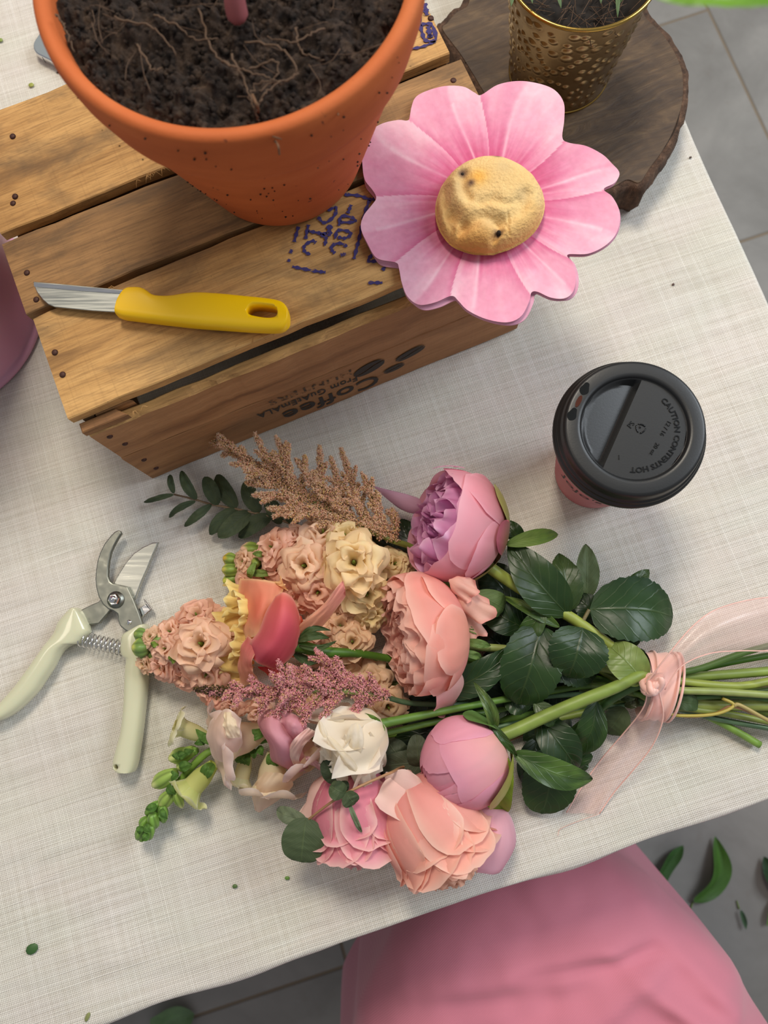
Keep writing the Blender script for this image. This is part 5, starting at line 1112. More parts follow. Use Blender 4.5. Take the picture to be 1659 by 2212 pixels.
for (b, t, hw, zb, zt, sd_) in [((640, 1390), (715, 1362), 7, .050, .046, .2), ((640, 1385), (712, 1378), 9, .052, .048, .1), ((645, 1395), (728, 1384), 6, .050, .046, -.12), ((630, 1405), (690, 1414), 8, .046, .040, .15), ((625, 1400), (700, 1425), 9, .044, .032, -.15)]:
    leaf(r7, (*b, zb), (*t, zt), hw, (70, 96, 46), name='sepal', mat='leaf_matt', fold=.5, side=sd_, bow=.004)
full_stem(r7, [(618, 1392, .046), (640, 1394, .046), (700, 1408, .042), (775, 1412, .034), (900, 1430, .012), (1100, 1440, .012), (1300, 1468, .014)], 's2', r=[.0052, .0042, .0027, .0026, .0024, .0022, .0022, .0022], c=(72, 112, 34))

# ---- stock spikes: florets are double ruffled rosettes
def floret(th, px, py, z, rpx, c=(250, 198, 170), cc=(240, 226, 130), up=(0, 0), name='floret', seed=None, dense=1.0):
    seed = random.randint(0, 999) if seed is None else seed; R = rpx*pxm(z); C = P(px, py, z)
    ax = A3((up[0], up[1], 1.0)); ax /= np.linalg.norm(ax); X = np.cross(A3((0, 1, .1)), ax); X /= np.linalg.norm(X); Y = np.cross(ax, X); fr = (C, X, Y, ax); mb = MB(); rs_ = random.Random(seed)
    for ring, (f, n_, hgt, fl) in enumerate([(1.0, 5, .10, .1), (.88, 4, .32, .1), (.66, 4, .50, .08), (.42, 3, .64, .06)]):
        for k in range(n_):
            a = k*360/n_+ring*37+rs_.uniform(-14, 14); w = 360/n_*.66*rs_.uniform(.85, 1.1)
            pr = np.array([(.03, -.35), (.22*f, -.05+hgt*.3), (.62*f, hgt*.8+.10), (.92*f, hgt+rs_.uniform(-.10, .14)), (1.04*f, hgt-.06+rs_.uniform(-.2, .2))])*R
            pr = catmull(np.column_stack([pr, np.zeros(5)]), 12)[:, :2]; j = rs_.uniform(-12, 12)
            c1 = A3(c)+j; ck = A3(cc)
            V, Fc, Cc = petal_geo(fr, pr, a, w, 0, tip=.15, ruf=R*.15, rk=rs_.uniform(3, 6), narrow=.0, lift=.12, nu=11, nv=9, c0=ck*.35+c1*.65, c1=c1, ce=c1*.65+A3((255, 226, 200))*.35, seed=seed+k+ring*7, notch=.05, wb=.25)
            mb.add(V, Fc, C=Cc)
    # green heart
    V, Fc = tube([C, C+ax*R*.55], [R*.10, R*.03], 6, 4); mb.add(V, Fc, C=srgb(120, 140, 50))
    return mb.build(name, M['petal'], th, world=True)
def calyx_bud(th, b, t, rpx, c=(150, 168, 80), tipc=(236, 196, 160), name='bud'):
    B, T = P(*b), P(*t); R = rpx*pxm(b[2]); p = np.array([B+(T-B)*v for v in np.linspace(0, 1, 14)]); T_, Nn, Bn = frames(p); rings = []; Cc = []
    for i, v in enumerate(np.linspace(0, 1, 14)):
        r = R*(math.sin(PI*min(.96, .12+v*.84)))**.6
        for j in range(20):
            a = 2*PI*j/20; rr = r*(1+.10*math.cos(a*5)*(v < .8)+.05*math.sin(a*3+v*5)); q = p[i]+rr*(math.cos(a)*Nn[i]+math.sin(a)*Bn[i]); rings.append(q)
            c_ = A3(c)+(A3(tipc)-A3(c))*np.clip((v-.62)*4+.4*math.cos(a*5), 0, 1); c_ = c_*(1-.22*max(0, -math.cos(a*5))); Cc.append(SR(c_))
    V = np.array(rings).reshape(14, 20, 3); V[..., 2] = np.maximum(V[..., 2], .001)
    return part(name, *loft(list(V)), M['stem'], th, cols=np.array(Cc), world=True)
PEA, CRE, PNK = (253, 202, 166), (254, 226, 166), (252, 190, 164)
st1 = base_thing('stock_flower', 'peach and cream stock spike with green bud tip above the coral rose', 700, 1220)
for (x, y, z, r, c, up) in [(596, 1186, .028, 44, PNK, (-.5, .2)), (632, 1168, .026, 34, PNK, (-.2, .5)), (640, 1245, .026, 44, PNK, (-.3, -.1)), (660, 1222, .040, 54, PEA, (-.1, -.1)), (700, 1160, .030, 52, (250, 204, 172), (0, .5)), (745, 1165, .036, 44, CRE, (.1, .4)), (765, 1216, .046, 66, (252, 218, 162), (.05, 0)), (690, 1275, .034, 46, PNK, (-.1, -.4)), (650, 1288, .026, 36, PNK, (-.2, -.5)), (790, 1280, .034, 50, CRE, (.2, -.3)), (800, 1322, .026, 40, CRE, (.2, -.6)), (848, 1220, .022, 36, CRE, (.5, .2)), (758, 1310, .024, 36, PEA, (0, -.4)), (534, 1214, .020, 32, (244, 196, 160), (-.6, 0)), (540, 1258, .018, 34, PNK, (-.4, -.4)), (600, 1225, .02, 40, PNK, (-.4, 0)), (712, 1210, .03, 44, PEA, (0, 0))]: floret(st1, x, y, z, r, c, up=up)
for (b, t, r, tc_) in [((512, 1212, .018), (482, 1205, .018), 14, (214, 176, 60)), ((515, 1232, .018), (480, 1230, .018), 15, (206, 196, 90)), ((518, 1248, .014), (482, 1256, .014), 15, (214, 214, 80)), ((565, 1190, .020), (520, 1185, .020), 16, (240, 190, 160)), ((570, 1245, .020), (528, 1246, .016), 13, (140, 168, 80)), ((560, 1222, .024), (545, 1208, .026), 14, (150, 168, 80))]: calyx_bud(st1, b, t, r, (126, 150, 62), tc_)
for (b, t, hw) in [((552, 1215, .030), (542, 1250, .026), 8), ((570, 1200, .028), (545, 1196, .03), 7), ((590, 1240, .026), (540, 1240, .022), 8)]: leaf(st1, b, t, hw, (120, 148, 76), mat='leaf_matt', fold=.4)
full_stem(st1, [(505, 1230, .016), (600, 1225, .018), (760, 1240, .014), (880, 1290, .010), (1050, 1340, .010), (1250, 1430, .014)], 's1', c=(80, 112, 50), r=.0022)
st2 = base_thing('stock_flower', 'peach stock spike whose bud tip lies across the shears handle', 420, 1400)
for (x, y, z, r, c, up) in [(330, 1378, .032, 25, (240, 196, 160), (-.3, .3)), (316, 1432, .026, 22, (240, 196, 160), (-.5, -.3)), (372, 1370, .030, 36, (246, 190, 162), (-.2, .4)), (358, 1436, .026, 36, (248, 186, 164), (-.4, -.4)), (362, 1400, .034, 34, (248, 194, 168), (-.2, 0)), (428, 1338, .028, 46, (244, 182, 156), (0, .6)), (438, 1392, .040, 56, (250, 200, 168), (0, .1)), (482, 1360, .026, 42, (234, 180, 148), (.2, .4)), (450, 1450, .028, 50, (250, 190, 162), (0, -.4)), (486, 1420, .024, 44, (248, 190, 160), (.2, -.1)), (400, 1455, .020, 36, (248, 184, 160), (-.2, -.6)), (470, 1495, .018, 36, (250, 180, 160), (.1, -.6)), (405, 1400, .03, 40, (248, 192, 166), (0, 0)), (455, 1420, .030, 40, (248, 194, 166), (0, 0)), (500, 1525, .014, 30, (250, 196, 176), (.1, -.6)), (560, 1530, .014, 30, (250, 200, 176), (.1, -.6)), (515, 1340, .018, 36, (234, 190, 150), (.1, .3))]: floret(st2, x, y, z, r, c, up=up)
for (b, t, r, tc_) in [((318, 1374, .030), (290, 1368, .030), 14, (150, 168, 80)), ((322, 1400, .032), (286, 1398, .032), 19, (206, 210, 100)), ((330, 1412, .028), (300, 1424, .024), 13, (120, 148, 80)), ((340, 1425, .026), (322, 1440, .022), 12, (226, 190, 140)), ((352, 1380, .034), (330, 1384, .036), 11, (120, 150, 70))]: calyx_bud(st2, b, t, r, (112, 142, 70), tc_)
for (b, t, hw) in [((390, 1410, .038), (375, 1428, .034), 9), ((345, 1388, .036), (330, 1398, .036), 7)]: leaf(st2, b, t, hw, (120, 150, 60), mat='leaf_matt', fold=.4)
full_stem(st2, [(300, 1398, .026), (420, 1400, .020), (560, 1420, .010), (760, 1470, .008), (1000, 1480, .006), (1250, 1480, .008)], 's12', r=.0020)
st3 = base_thing('stock_flower', 'cream peach stock florets showing under the garden rose and plume', 745, 1390)
for (x, y, z, r, c, up) in [(735, 1358, .024, 44, (240, 190, 150), (.1, .3)), (762, 1386, .028, 42, (244, 200, 158), (0, 0)), (690, 1350, .022, 36, (240, 186, 156), (-.1, .2)), (745, 1428, .018, 44, (244, 196, 150), (0, -.3)), (835, 1522, .018, 44, (246, 206, 166), (.3, -.3)), (800, 1470, .018, 44, (240, 200, 160), (.1, -.1)), (700, 1400, .016, 40, (236, 180, 150), (0, 0)), (660, 1500, .016, 40, (250, 200, 160), (0, -.2)), (862, 1240, .014, 34, CRE, (.2, .2))]: floret(st3, x, y, z, r, c, up=up)
full_stem(st3, [(690, 1390, .012), (850, 1440, .008), (1050, 1460, .008), (1280, 1490, .009)], 's14', r=.0020)

# ---- snapdragon
sn = base_thing('snapdragon', 'snapdragon spike with green bud tip and pale pink lipped flowers', 470, 1660)
def z2(x, y): return (260+x/2.765, 1350+y/2.765)
def snap(th, b, mth, rpx, c, ct, zb, zm, wide=1.0, seed=0):
    B = (*z2(*b), zb); Mo = z2(*mth); fr = bframe((*Mo, zm), (Mo[0]-B[0], Mo[1]-B[1]), math.degrees(math.atan2(zm-zb, 1e-9+np.linalg.norm((P(*Mo, zm)-P(*B))[:2])))*.5+8); R = rpx*1.22/2.765*pxm(zm); mb = MB()
    Bw = P(*B); C = fr[0]; V, Fc = tube([Bw, Bw+(C-Bw)*.5, C], [R*.30, R*.56, R*.60], 14, 10, cap=False); cols = np.array([SR(A3(ct)+(A3(c)-A3(ct))*(k//14)/9) for k in range(len(V))]); V[:, 2] = np.maximum(V[:, 2], .001); mb.add(V, Fc, C=cols)
    pr = prof_from([(.50, -.5), (.62, -.15), (.90, .25), (1.22*wide, .42), (1.50*wide, .12)], R)
    for k, (ph, w) in enumerate([(60, 42), (120, 42), (200, 36), (270, 40), (340, 36)]):
        V, Fc, Cc = petal_geo(fr, pr, ph, w, 0, tip=.18, ruf=R*.10, rk=5, c0=ct, c1=c, ce=A3(c)*.5+127, seed=seed+k, nu=11, nv=11, wb=.7); mb.add(V, Fc, C=Cc)
    for k, ph in enumerate((235, 305)):
        V, Fc, Cc = petal_geo(fr, prof_from([(.5, -.4), (.55, .1), (.35, .5), (.1, .45)], R), ph, 46, 0, tip=.1, c0=c, c1=(240, 232, 170), seed=seed+k+9, nu=9, nv=9, wb=.8); mb.add(V, Fc, C=Cc)
    mb.build('floret', M['petal'], th, world=True)
    for s_ in (-.3, .3, 0):                                  # calyx
        d = (b[0]+(mth[0]-b[0])*.45, b[1]+(mth[1]-b[1])*.45); V, Fc, Cc, U = leaf_geo((*z2(*b), zb+.003), (*z2(d[0]+s_*abs(mth[1]-b[1])*.5, d[1]+s_*abs(mth[0]-b[0])*.5), max(.004, (zb+zm)/2+.005)), 9, (92, 138, 62), fold=-.4, nv=12); part('sepal', V, Fc, M['leaf_matt'], th, cols=Cc, uv=U, world=True)
PP, GR = (246, 212, 200), (220, 222, 150)
snap(sn, (540, 680), (360, 610), 66, (228, 222, 176), GR, .020, .028, seed=1)
snap(sn, (850, 640), (640, 700), 130, PP, (240, 226, 176), .024, .036, 1.05, seed=2)
snap(sn, (560, 830), (420, 980), 84, (226, 226, 150), (200, 212, 110), .022, .022, .9, seed=3)
snap(sn, (760, 760), (720, 930), 62, (240, 228, 186), (226, 230, 180), .018, .018, .8, seed=4)
snap(sn, (920, 760), (900, 960), 110, (244, 218, 196), (232, 230, 180), .020, .020, 1.0, seed=5)
snap(sn, (1010, 620), (1120, 790), 104, (246, 206, 196), (236, 222, 160), .030, .030, 1.1, seed=6)
def lobe(th, rows, c0, c1, **k): return sheet_petal(th, [[(*z2(x, y), z+.010) for x, y, z in r] for r in rows], c0, c1, **k)
lobe(sn, [[(590, 520, .044), (650, 500, .052), (720, 560, .046)], [(525, 600, .038), (610, 620, .054), (720, 640, .046)], [(520, 700, .032), (610, 720, .050), (730, 700, .038)], [(560, 800, .024), (620, 820, .032), (690, 780, .028)]], (240, 212, 190), (250, 222, 212), bulge=.003, seed=11, ce=(252, 232, 220), label='pale pink lip petal')
lobe(sn, [[(620, 520, .056), (660, 520, .058)], [(615, 600, .060), (700, 600, .060)], [(640, 680, .058), (720, 670, .054)]], (244, 226, 190), (248, 228, 200), bulge=.003, seed=12)
lobe(sn, [[(830, 540, .040), (900, 500, .046), (960, 560, .048)], [(820, 600, .038), (900, 620, .054), (1000, 600, .048)], [(880, 700, .032), (960, 720, .052), (1050, 680, .044)], [(900, 800, .020), (990, 830, .034), (1100, 780, .030)], [(980, 860, .010), (1060, 880, .016), (1120, 860, .016)]], (226, 160, 168), (222, 158, 176), bulge=.005, seed=13, ce=(238, 190, 196), label='mauve pink upper petal')
lobe(sn, [[(960, 520, .050), (1040, 530, .050), (1110, 580, .046)], [(960, 600, .050), (1040, 600, .056), (1120, 620, .048)], [(1000, 700, .040), (1060, 690, .048), (1130, 700, .04)]], (230, 160, 170), (228, 164, 178), bulge=.004, seed=14, ce=(240, 196, 200))
lobe(sn, [[(1120, 610, .054), (1180, 640, .050)], [(1040, 680, .056), (1100, 720, .050)], [(995, 760, .046), (1070, 800, .042)], [(1010, 830, .034), (1080, 840, .034)]], (244, 196, 190), (250, 222, 206), bulge=.003, seed=15, ce=(252, 232, 222))
lobe(sn, [[(1100, 780, .040), (1160, 790, .040)], [(1120, 820, .034), (1190, 830, .034)], [(1180, 860, .022), (1220, 890, .018)]], (240, 190, 196), (238, 196, 196), bulge=.002, seed=16)
lobe(sn, [[(860, 880, .026), (940, 880, .028), (1010, 900, .024)], [(800, 960, .018), (880, 960, .026), (1030, 960, .018)], [(790, 1050, .010), (840, 1060, .014), (940, 1050, .012)], [(810, 1110, .004), (830, 1120, .006), (860, 1100, .005)]], (238, 216, 184), (246, 216, 196), bulge=.003, seed=17)
tipc = [(560, 760), (470, 820), (390, 900), (320, 980), (250, 1080), (180, 1170), (120, 1270)]
for k, (b, t, r) in enumerate([((430, 760), (290, 800), 44), ((440, 740), (370, 790), 36), ((330, 880), (195, 960), 46), ((400, 820), (340, 860), 36), ((310, 1000), (240, 1085), 40), ((330, 1000), (370, 1090), 26), ((240, 1060), (150, 1130), 30), ((250, 1080), (260, 1180), 30), ((190, 1130), (210, 1210), 34), ((170, 1150), (120, 1210), 30), ((150, 1200), (100, 1280), 30), ((180, 1200), (170, 1280), 28), ((140, 1220), (125, 1295), 26), ((460, 750), (400, 760), 26)]):
    calyx_bud(sn, (*z2(*b), .016+.004*(k % 3)), (*z2(*t), .016), r/2.765, (118, 160, 66) if k > 5 else (150, 180, 84), (112, 152, 60) if k > 5 else (214, 222, 140))
for k, (b, t, hw) in enumerate([((350, 850), (430, 830), 30), ((340, 780), (400, 770), 26), ((330, 800), (350, 760), 24), ((380, 760), (440, 750), 20), ((300, 900), (350, 900), 30), ((280, 960), (330, 1010), 24), ((220, 1080), (150, 1100), 24), ((240, 1100), (280, 1160), 24), ((150, 1190), (180, 1240), 22), ((130, 1200), (110, 1250), 22), ((170, 1250), (130, 1290), 22), ((480, 640), (500, 720), 26), ((520, 690), (440, 710), 18), ((740, 760), (760, 830), 22), ((720, 770), (735, 830), 16), ((800, 740), (800, 800), 22), ((830, 720), (850, 780), 22), ((820, 680), (880, 690), 24), ((690, 820), (740, 760), 20), ((900, 790), (940, 840), 22), ((885, 640), (890, 700), 14)]):
    leaf(sn, (*z2(*b), .024), (*z2(*t), .026), hw/2.765, (92, 138, 60), mat='leaf_matt', fold=-.4, bow=.003, c2=(70, 114, 44), nv=16)
full_stem(sn, [(*z2(120, 1280), .010), (*z2(250, 1080), .013), (*z2(400, 880), .016), (*z2(540, 750), .020), (*z2(720, 700), .022), (*z2(880, 680), .022), (640, 1590, .016), (800, 1590, .010), (1050, 1560, .008), (1280, 1520, .010)], 's11', r=.0026, c=(120, 156, 66))

# ---- astilbe plumes
def plume(th, rach, br, cols, zup=.008, seed=0, rr0=.0032, dens=.95):
    rp = catmull([P(*q) for q in rach], 60); V, Fc = tube(rp, np.linspace(.0009, .0022, 60), 8); part('rachis', V, Fc, M['stem'], th, cols=stem_col((122, 132, 66), len(V), seed), world=True)
    rs_ = np.random.default_rng(seed)
    TB = [np.array([(1, 0, 0), (-1, 0, 0), (0, 1, 0), (0, -1, 0), (0, 0, 1), (0, 0, -1)])*rs_.uniform(.6, 1.3, (6, 1))@np.linalg.qr(rs_.normal(size=(3, 3)))[0] for _ in range(12)]
    OF = [(0, 2, 4), (2, 1, 4), (1, 3, 4), (3, 0, 4), (2, 0, 5), (1, 2, 5), (3, 1, 5), (0, 3, 5)]
    def coat(p, r0, r1, name, ct):
        mb = MB(); L_ = np.linalg.norm(np.diff(p, axis=0), axis=1).sum(); T, Nn, B = frames(p); n_ = int(L_/.000062*dens)
        V, Fc = tube(p, [.0007, .0004], 5); mb.add(V, Fc, C=srgb(150, 140, 84))
        for k in range(n_):
            t = rs_.uniform(0, 1); i = min(len(p)-1, int(t*len(p))); a = rs_.uniform(0, 2*PI); clus = .62+.38*math.sin(t*L_/.0021*2*PI+a*2)**2; rad = (r0+(r1-r0)*t)*rs_.uniform(.35, 1.0)*clus*(1 if t < .9 else (1-t)/.1*.7+.3)
            o = math.cos(a)*Nn[i]+math.sin(a)*B[i]; c = p[i]+o*rad+T[i]*rs_.uniform(-.0012, .0012); c[2] = max(c[2], .0012)
            q = rs_.uniform(); col = A3(cols[0])*(1-q)+A3(cols[1])*q
            if rs_.uniform() < .28: col = A3(cols[2])
            col = col*rs_.uniform(.9, 1.12); s_ = rs_.uniform(.00042, .00078); cc = SR(col)
            V = [c+TB[k % 12]*s_]; Fc = list(OF); C = [np.tile(cc, (6, 1))]; n0 = 6
            if k % 2 == 0:
                for m_ in range(3):                              # stamens
                    d = o+rs_.normal(0, .55, 3); d /= np.linalg.norm(d); w_ = np.cross(d, T[i]); w_ = w_/(np.linalg.norm(w_)+1e-9)*.00011; e = c+d*rs_.uniform(.0008, .0017)
                    V.append(np.array([c-w_, c+w_, e+w_*1.8, e-w_*1.8])); Fc.append((n0, n0+1, n0+2, n0+3)); C.append(np.tile(SR(A3(cols[1])*1.06+6), (4, 1))); n0 += 4
            mb.add(np.vstack(V), Fc, C=np.vstack(C))
        return mb.build(name, M['plush'], th, world=True, kind='stuff')
    coat(rp[:34], rr0*.55, rr0*1.3, 'plume_tip', None)
    for k, (tx, ty, jx, jy) in enumerate(br):
        j = P(jx, jy, .03); i = int(np.argmin(np.hypot(*(rp-j)[:, :2].T))); zt_ = max(.004, rp[i][2]+zup*rs_.uniform(-.9, 1.2)); e = P(tx, ty, zt_)
        mid = (rp[i]+e)/2+[rs_.normal(0, .0015), rs_.normal(0, .0015), .003]; L_ = np.linalg.norm(e-rp[i]); p = catmull([rp[i], mid, e], 22)
        coat(p, rr0*1.25, rr0*.55, 'plume_branch', .0)
        for q in range(int(L_/.011)):                            # short side twigs
            ii = 5+int(rs_.integers(0, 11)); d = (p[ii+3]-p[ii-2]); d /= np.linalg.norm(d); sd_ = np.array([-d[1], d[0], 0])*rs_.choice([-1, 1])
            coat(catmull([p[ii], p[ii]+(d*.6+sd_*.6+[0, 0, .2])*.004, p[ii]+(d+sd_*.8+[0, 0, .3])*rs_.uniform(.005, .008)], 10), rr0*.8, rr0*.5, 'plume_twig', 0)
as1 = base_thing('astilbe', 'peach fluffy astilbe plume reaching up to the wooden crate', 640, 1060)
plume(as1, [(402, 928, .018), (455, 950, .024), (520, 985, .030), (590, 1032, .034), (680, 1085, .036), (770, 1132, .034), (850, 1168, .030)],
      [(470, 938, 512, 978), (552, 938, 592, 1034), (597, 944, 640, 1065), (575, 985, 620, 1050), (640, 992, 700, 1095), (690, 964, 708, 1092), (737, 970, 800, 1140), (715, 988, 762, 1122), (782, 1022, 830, 1158), (846, 1100, 850, 1165), (812, 1062, 846, 1162), (660, 1022, 740, 1120), (530, 1018, 590, 1045), (532, 1042, 620, 1060), (548, 1070, 650, 1085), (580, 1098, 700, 1105), (612, 1114, 730, 1122), (664, 1118, 780, 1142), (500, 1002, 550, 1016), (480, 984, 520, 998), (440, 948, 472, 962), (702, 1052, 770, 1132), (752, 1062, 812, 1147), (600, 1076, 670, 1092), (620, 1020, 680, 1085), (560, 1010, 600, 1040), (520, 965, 560, 1010), (780, 1090, 830, 1156), (590, 975, 640, 1060), (700, 1090, 760, 1128)],
      [(255, 196, 162), (255, 214, 188), (240, 206, 140)], seed=3, rr0=.0040, dens=1.25)
full_stem(as1, [(850, 1168, .030), (900, 1190, .016), (960, 1260, .008), (1150, 1370, .010), (1300, 1450, .016)], 's10', r=[.0022, .0024, .0024, .0022], c=(122, 134, 60))
as2 = base_thing('astilbe', 'dusky mauve astilbe plume with brown tip lying across the white rose', 640, 1490)
plume(as2, [(428, 1490, .050), (480, 1497, .056), (540, 1498, .060), (620, 1494, .064), (700, 1492, .064), (770, 1495, .058), (830, 1505, .048)],
      [(682, 1404, 745, 1488), (600, 1428, 665, 1494), (622, 1436, 690, 1494), (710, 1424, 775, 1492), (540, 1462, 600, 1494), (585, 1452, 640, 1494), (658, 1438, 720, 1492), (784, 1472, 820, 1500), (828, 1494, 830, 1504), (586, 1562, 650, 1498), (650, 1573, 710, 1496), (734, 1552, 790, 1500), (510, 1520, 560, 1498), (556, 1544, 620, 1498), (694, 1552, 750, 1498), (766, 1536, 810, 1502), (500, 1476, 545, 1496), (480, 1510, 520, 1500), (620, 1536, 680, 1498), (745, 1450, 800, 1498), (640, 1470, 690, 1494), (560, 1480, 610, 1496), (700, 1520, 740, 1498), (740, 1470, 790, 1498), (800, 1520, 822, 1504), (606, 1520, 660, 1498), (680, 1455, 730, 1492)],
      [(228, 158, 166), (242, 184, 186), (228, 194, 146)], seed=5, rr0=.0036, dens=1.1)
mbt = MB()
for k in range(500):
    t = random.random(); c = P(424+t*80, 1489+t*8, .051+.006*t); c = c+rng.normal(0, .0014*(.6+t), 3); s_ = .0008
    mbt.add(c+np.array([(1, 0, 0), (-1, 0, 0), (0, 1, 0), (0, -1, 0), (0, 0, 1), (0, 0, -1)])*s_, [(0, 2, 4), (2, 1, 4), (1, 3, 4), (3, 0, 4), (2, 0, 5), (1, 2, 5), (3, 1, 5), (0, 3, 5)], C=SR(A3((104, 84, 50))*random.uniform(.7, 1.3)))
mbt.build('brown_buds', M['plush'], as2, world=True, kind='stuff')
full_stem(as2, [(830, 1505, .048), (900, 1520, .030), (1050, 1520, .012), (1250, 1500, .020)], 's9', r=.0018)

# ---- eucalyptus sprays
eu = base_thing('eucalyptus', 'eucalyptus sprig with narrow paired leaves pointing left beside the peach plume', 480, 1090)
z5 = lambda x, y: (280+x/2.765, 900+y/2.765)
stem(eu, [(*z5(265, 465), .006), (*z5(390, 495), .008), (*z5(490, 525), .009), (*z5(600, 545), .010), (*z5(720, 570), .010), (*z5(850, 600), .010), (*z5(1040, 665), .010), (760, 1175, .008), (900, 1260, .006), (1200, 1420, .006), (1412, 1478, .010), (1600, 1480, .010), (1800, 1500, .008)], [.0007, .0009, .0012, .0014], (128, 104, 76), n=60)
for k, (b, t, hw) in enumerate([((265, 465), (85, 512), 18), ((265, 460), (240, 345), 21), ((400, 495), (308, 323), 32), ((395, 505), (235, 603), 21), ((490, 525), (328, 657), 27), ((528, 528), (448, 358), 46), ((640, 545), (520, 345), 50), ((645, 552), (478, 705), 46), ((722, 570), (528, 722), 56), ((845, 592), (652, 722), 52), ((775, 575), (690, 382), 50), ((905, 640), (812, 478), 46), ((1000, 652), (950, 560), 36), ((1010, 665), (1060, 700), 30)]):
    leaf(eu, (*z5(*b), .010), (*z5(*t), .005+.003*(k % 3)), hw/2.765, (72, 92, 72), mat='leaf_matt', fold=.12, bow=.004, shape=(.5, .6), c2=(88, 106, 80), side=.03*(-1)**k)
eu2 = base_thing('eucalyptus', 'eucalyptus sprig with round silvery leaves below the white rose', 650, 1800)
stem(eu2, [(*z2(1110, 1172), .046), (*z2(1280, 1045), .062), (*z2(1440, 960), .066), (*z2(1620, 880), .056), (880, 1655, .024), (1000, 1640, .006), (1200, 1560, .006), (1412, 1512, .014), (1470, 1546, .018), (1543, 1542, .019), (1585, 1526, .024), (1659, 1556, .020), (1750, 1600, .012)], [.0008, .0009, .0010, .0011, .0012], (160, 120, 84), n=70)
part('twig', *tube([P(1430, 1538, .030), P(1467, 1546, .030), P(1543, 1543, .028), P(1585, 1524, .026), P(1560, 1508, .026)], [.0010, .0011, .0012], 8, 20), M['stem'], eu2, cols=srgb(176, 158, 70), world=True, label='yellow forked woody twig')
part('twig', *tube([P(1585, 1524, .026), P(1600, 1524, .026), P(1659, 1556, .022), P(1730, 1590, .014)], [.0014, .0013], 8, 20), M['stem'], eu2, cols=srgb(170, 152, 92), world=True)
for (b, t, hw, zb, zt, c, sh) in [((1110, 1150), (1080, 1418), 118, .048, .044, (84, 104, 78), (.42, .40)), ((1112, 1168), (935, 1108), 46, .042, .030, (120, 136, 126), (.5, .5)), ((1120, 1180), (1168, 1240), 28, .042, .030, (110, 128, 116), (.5, .5)), ((1345, 1005), (1252, 960), 54, .066, .068, (86, 106, 78), (.42, .4)), ((1345, 1000), (1402, 1068), 50, .066, .064, (78, 98, 72), (.42, .4)), ((1365, 1060), (1442, 1240), 15, .064, .060, (110, 128, 112), (.5, .5)), ((1300, 940), (1212, 810), 48, .050, .056, (60, 80, 58), (.45, .45)), ((1340, 1000), (1330, 930), 34, .060, .058, (56, 76, 52), (.45, .45))]:
    leaf(eu2, (*z2(*b), zb), (*z2(*t), zt), hw/2.765, c, mat='leaf_matt', fold=.08, bow=.003, shape=sh)
for (b, t, hw, z) in [((930, 1640), (820, 1655), 26, .020), ((905, 1660), (900, 1585), 22, .024), ((870, 1640), (835, 1600), 26, .018), ((840, 1690), (870, 1640), 28, .016)]:
    leaf(eu2, (*b, z), (*t, z+.004), hw, (84, 96, 82), mat='leaf_matt', fold=.1, shape=(.45, .45))

# ---- rose foliage stems: the dark glossy leaves in the middle of the bouquet
rf = base_thing('rose_foliage', 'leafy rose stem with dark serrated leaves nearest the coffee cup', 1300, 1300)
LF(rf, (915, 665), (848, 318), 96, .026, .020, (60, 88, 50), serr=.10, c2=(76, 104, 62))
LF(rf, (1010, 600), (1008, 262), 66, .016, .012, (96, 116, 88), mat='leaf_matt')
LF(rf, (1032, 655), (1530, 700), 186, .034, .018, (38, 74, 40), serr=.09, fold=.22, bow=.012, shape=(.42, .62), c2=(52, 90, 50), side=.04)
LF(rf, (990, 762), (900, 1062), 172, .046, .040, (36, 68, 34), serr=.09, fold=.20, bow=.008, shape=(.40, .60), c2=(48, 82, 42))
LF(rf, (1240, 900), (1235, 740), 80, .022, .018, (40, 72, 38))
LF(rf, (1220, 560), (1390, 415), 46, .012, .012, (70, 100, 50))
LF(rf, (1090, 720), (930, 560), 80, .020, .022, (34, 62, 34), serr=.08)
LF(rf, (1260, 760), (1330, 850), 60, .008, .006, (100, 112, 96), mat='leaf_matt')
stem(rf, [(*zc(1030, 655), .034), (*zc(985, 740), .034), (*zc(975, 775), .036)], .0013, (110, 100, 66), name='leaf_stalk')
full_stem(rf, [(*zc(850, 620), .024), (*zc(985, 760), .030), (1320, 1420, .026), (1380, 1450, .026)], 's7', r=[.0016, .0024, .003, .0036, .0038])
rf2 = base_thing('rose_foliage', 'leafy rose stem with broad toothed leaves in the bouquet centre', 1160, 1480)
LF(rf2, (745, 745), (600, 1222), 175, .036, .030, (38, 68, 34), serr=.08, fold=.2, bow=.010, shape=(.45, .5), c2=(50, 84, 40))
LF(rf2, (760, 900), (1075, 1048), 130, .032, .026, (36, 64, 32), serr=.12, fold=.2, c2=(46, 78, 38), shape=(.45, .55))
LF(rf2, (90, 1150), (605, 868), 92, .026, .038, (38, 70, 32), serr=.05, fold=.25, bow=.008, side=-.08)
LF(rf2, (650, 770), (370, 640), 92, .026, .020, (36, 66, 34))
LF(rf2, (700, 1205), (842, 1348), 56, .034, .028, (70, 98, 54), serr=.06)
LF(rf2, (540, 900), (360, 760), 80, .012, .010, (30, 54, 30)); LF(rf2, (520, 1150), (690, 1230), 90, .020, .018, (54, 84, 46), serr=.08)
LF(rf2, (1360, 1092), (1150, 870), 104, .040, .036, (136, 158, 98), mat='leaf', fold=.15, bow=.006, c2=(120, 146, 84), shape=(.45, .45), label='leaf turned to its pale underside')
full_stem(rf2, [(*zc(600, 1000), .014), (*zc(900, 1080), .018), (1330, 1490, .026), (1385, 1500, .024)], 's14', r=.0022)
rf3 = base_thing('rose_foliage', 'drooping green leaves hanging below the stems right of the peony bud', 1220, 1650)
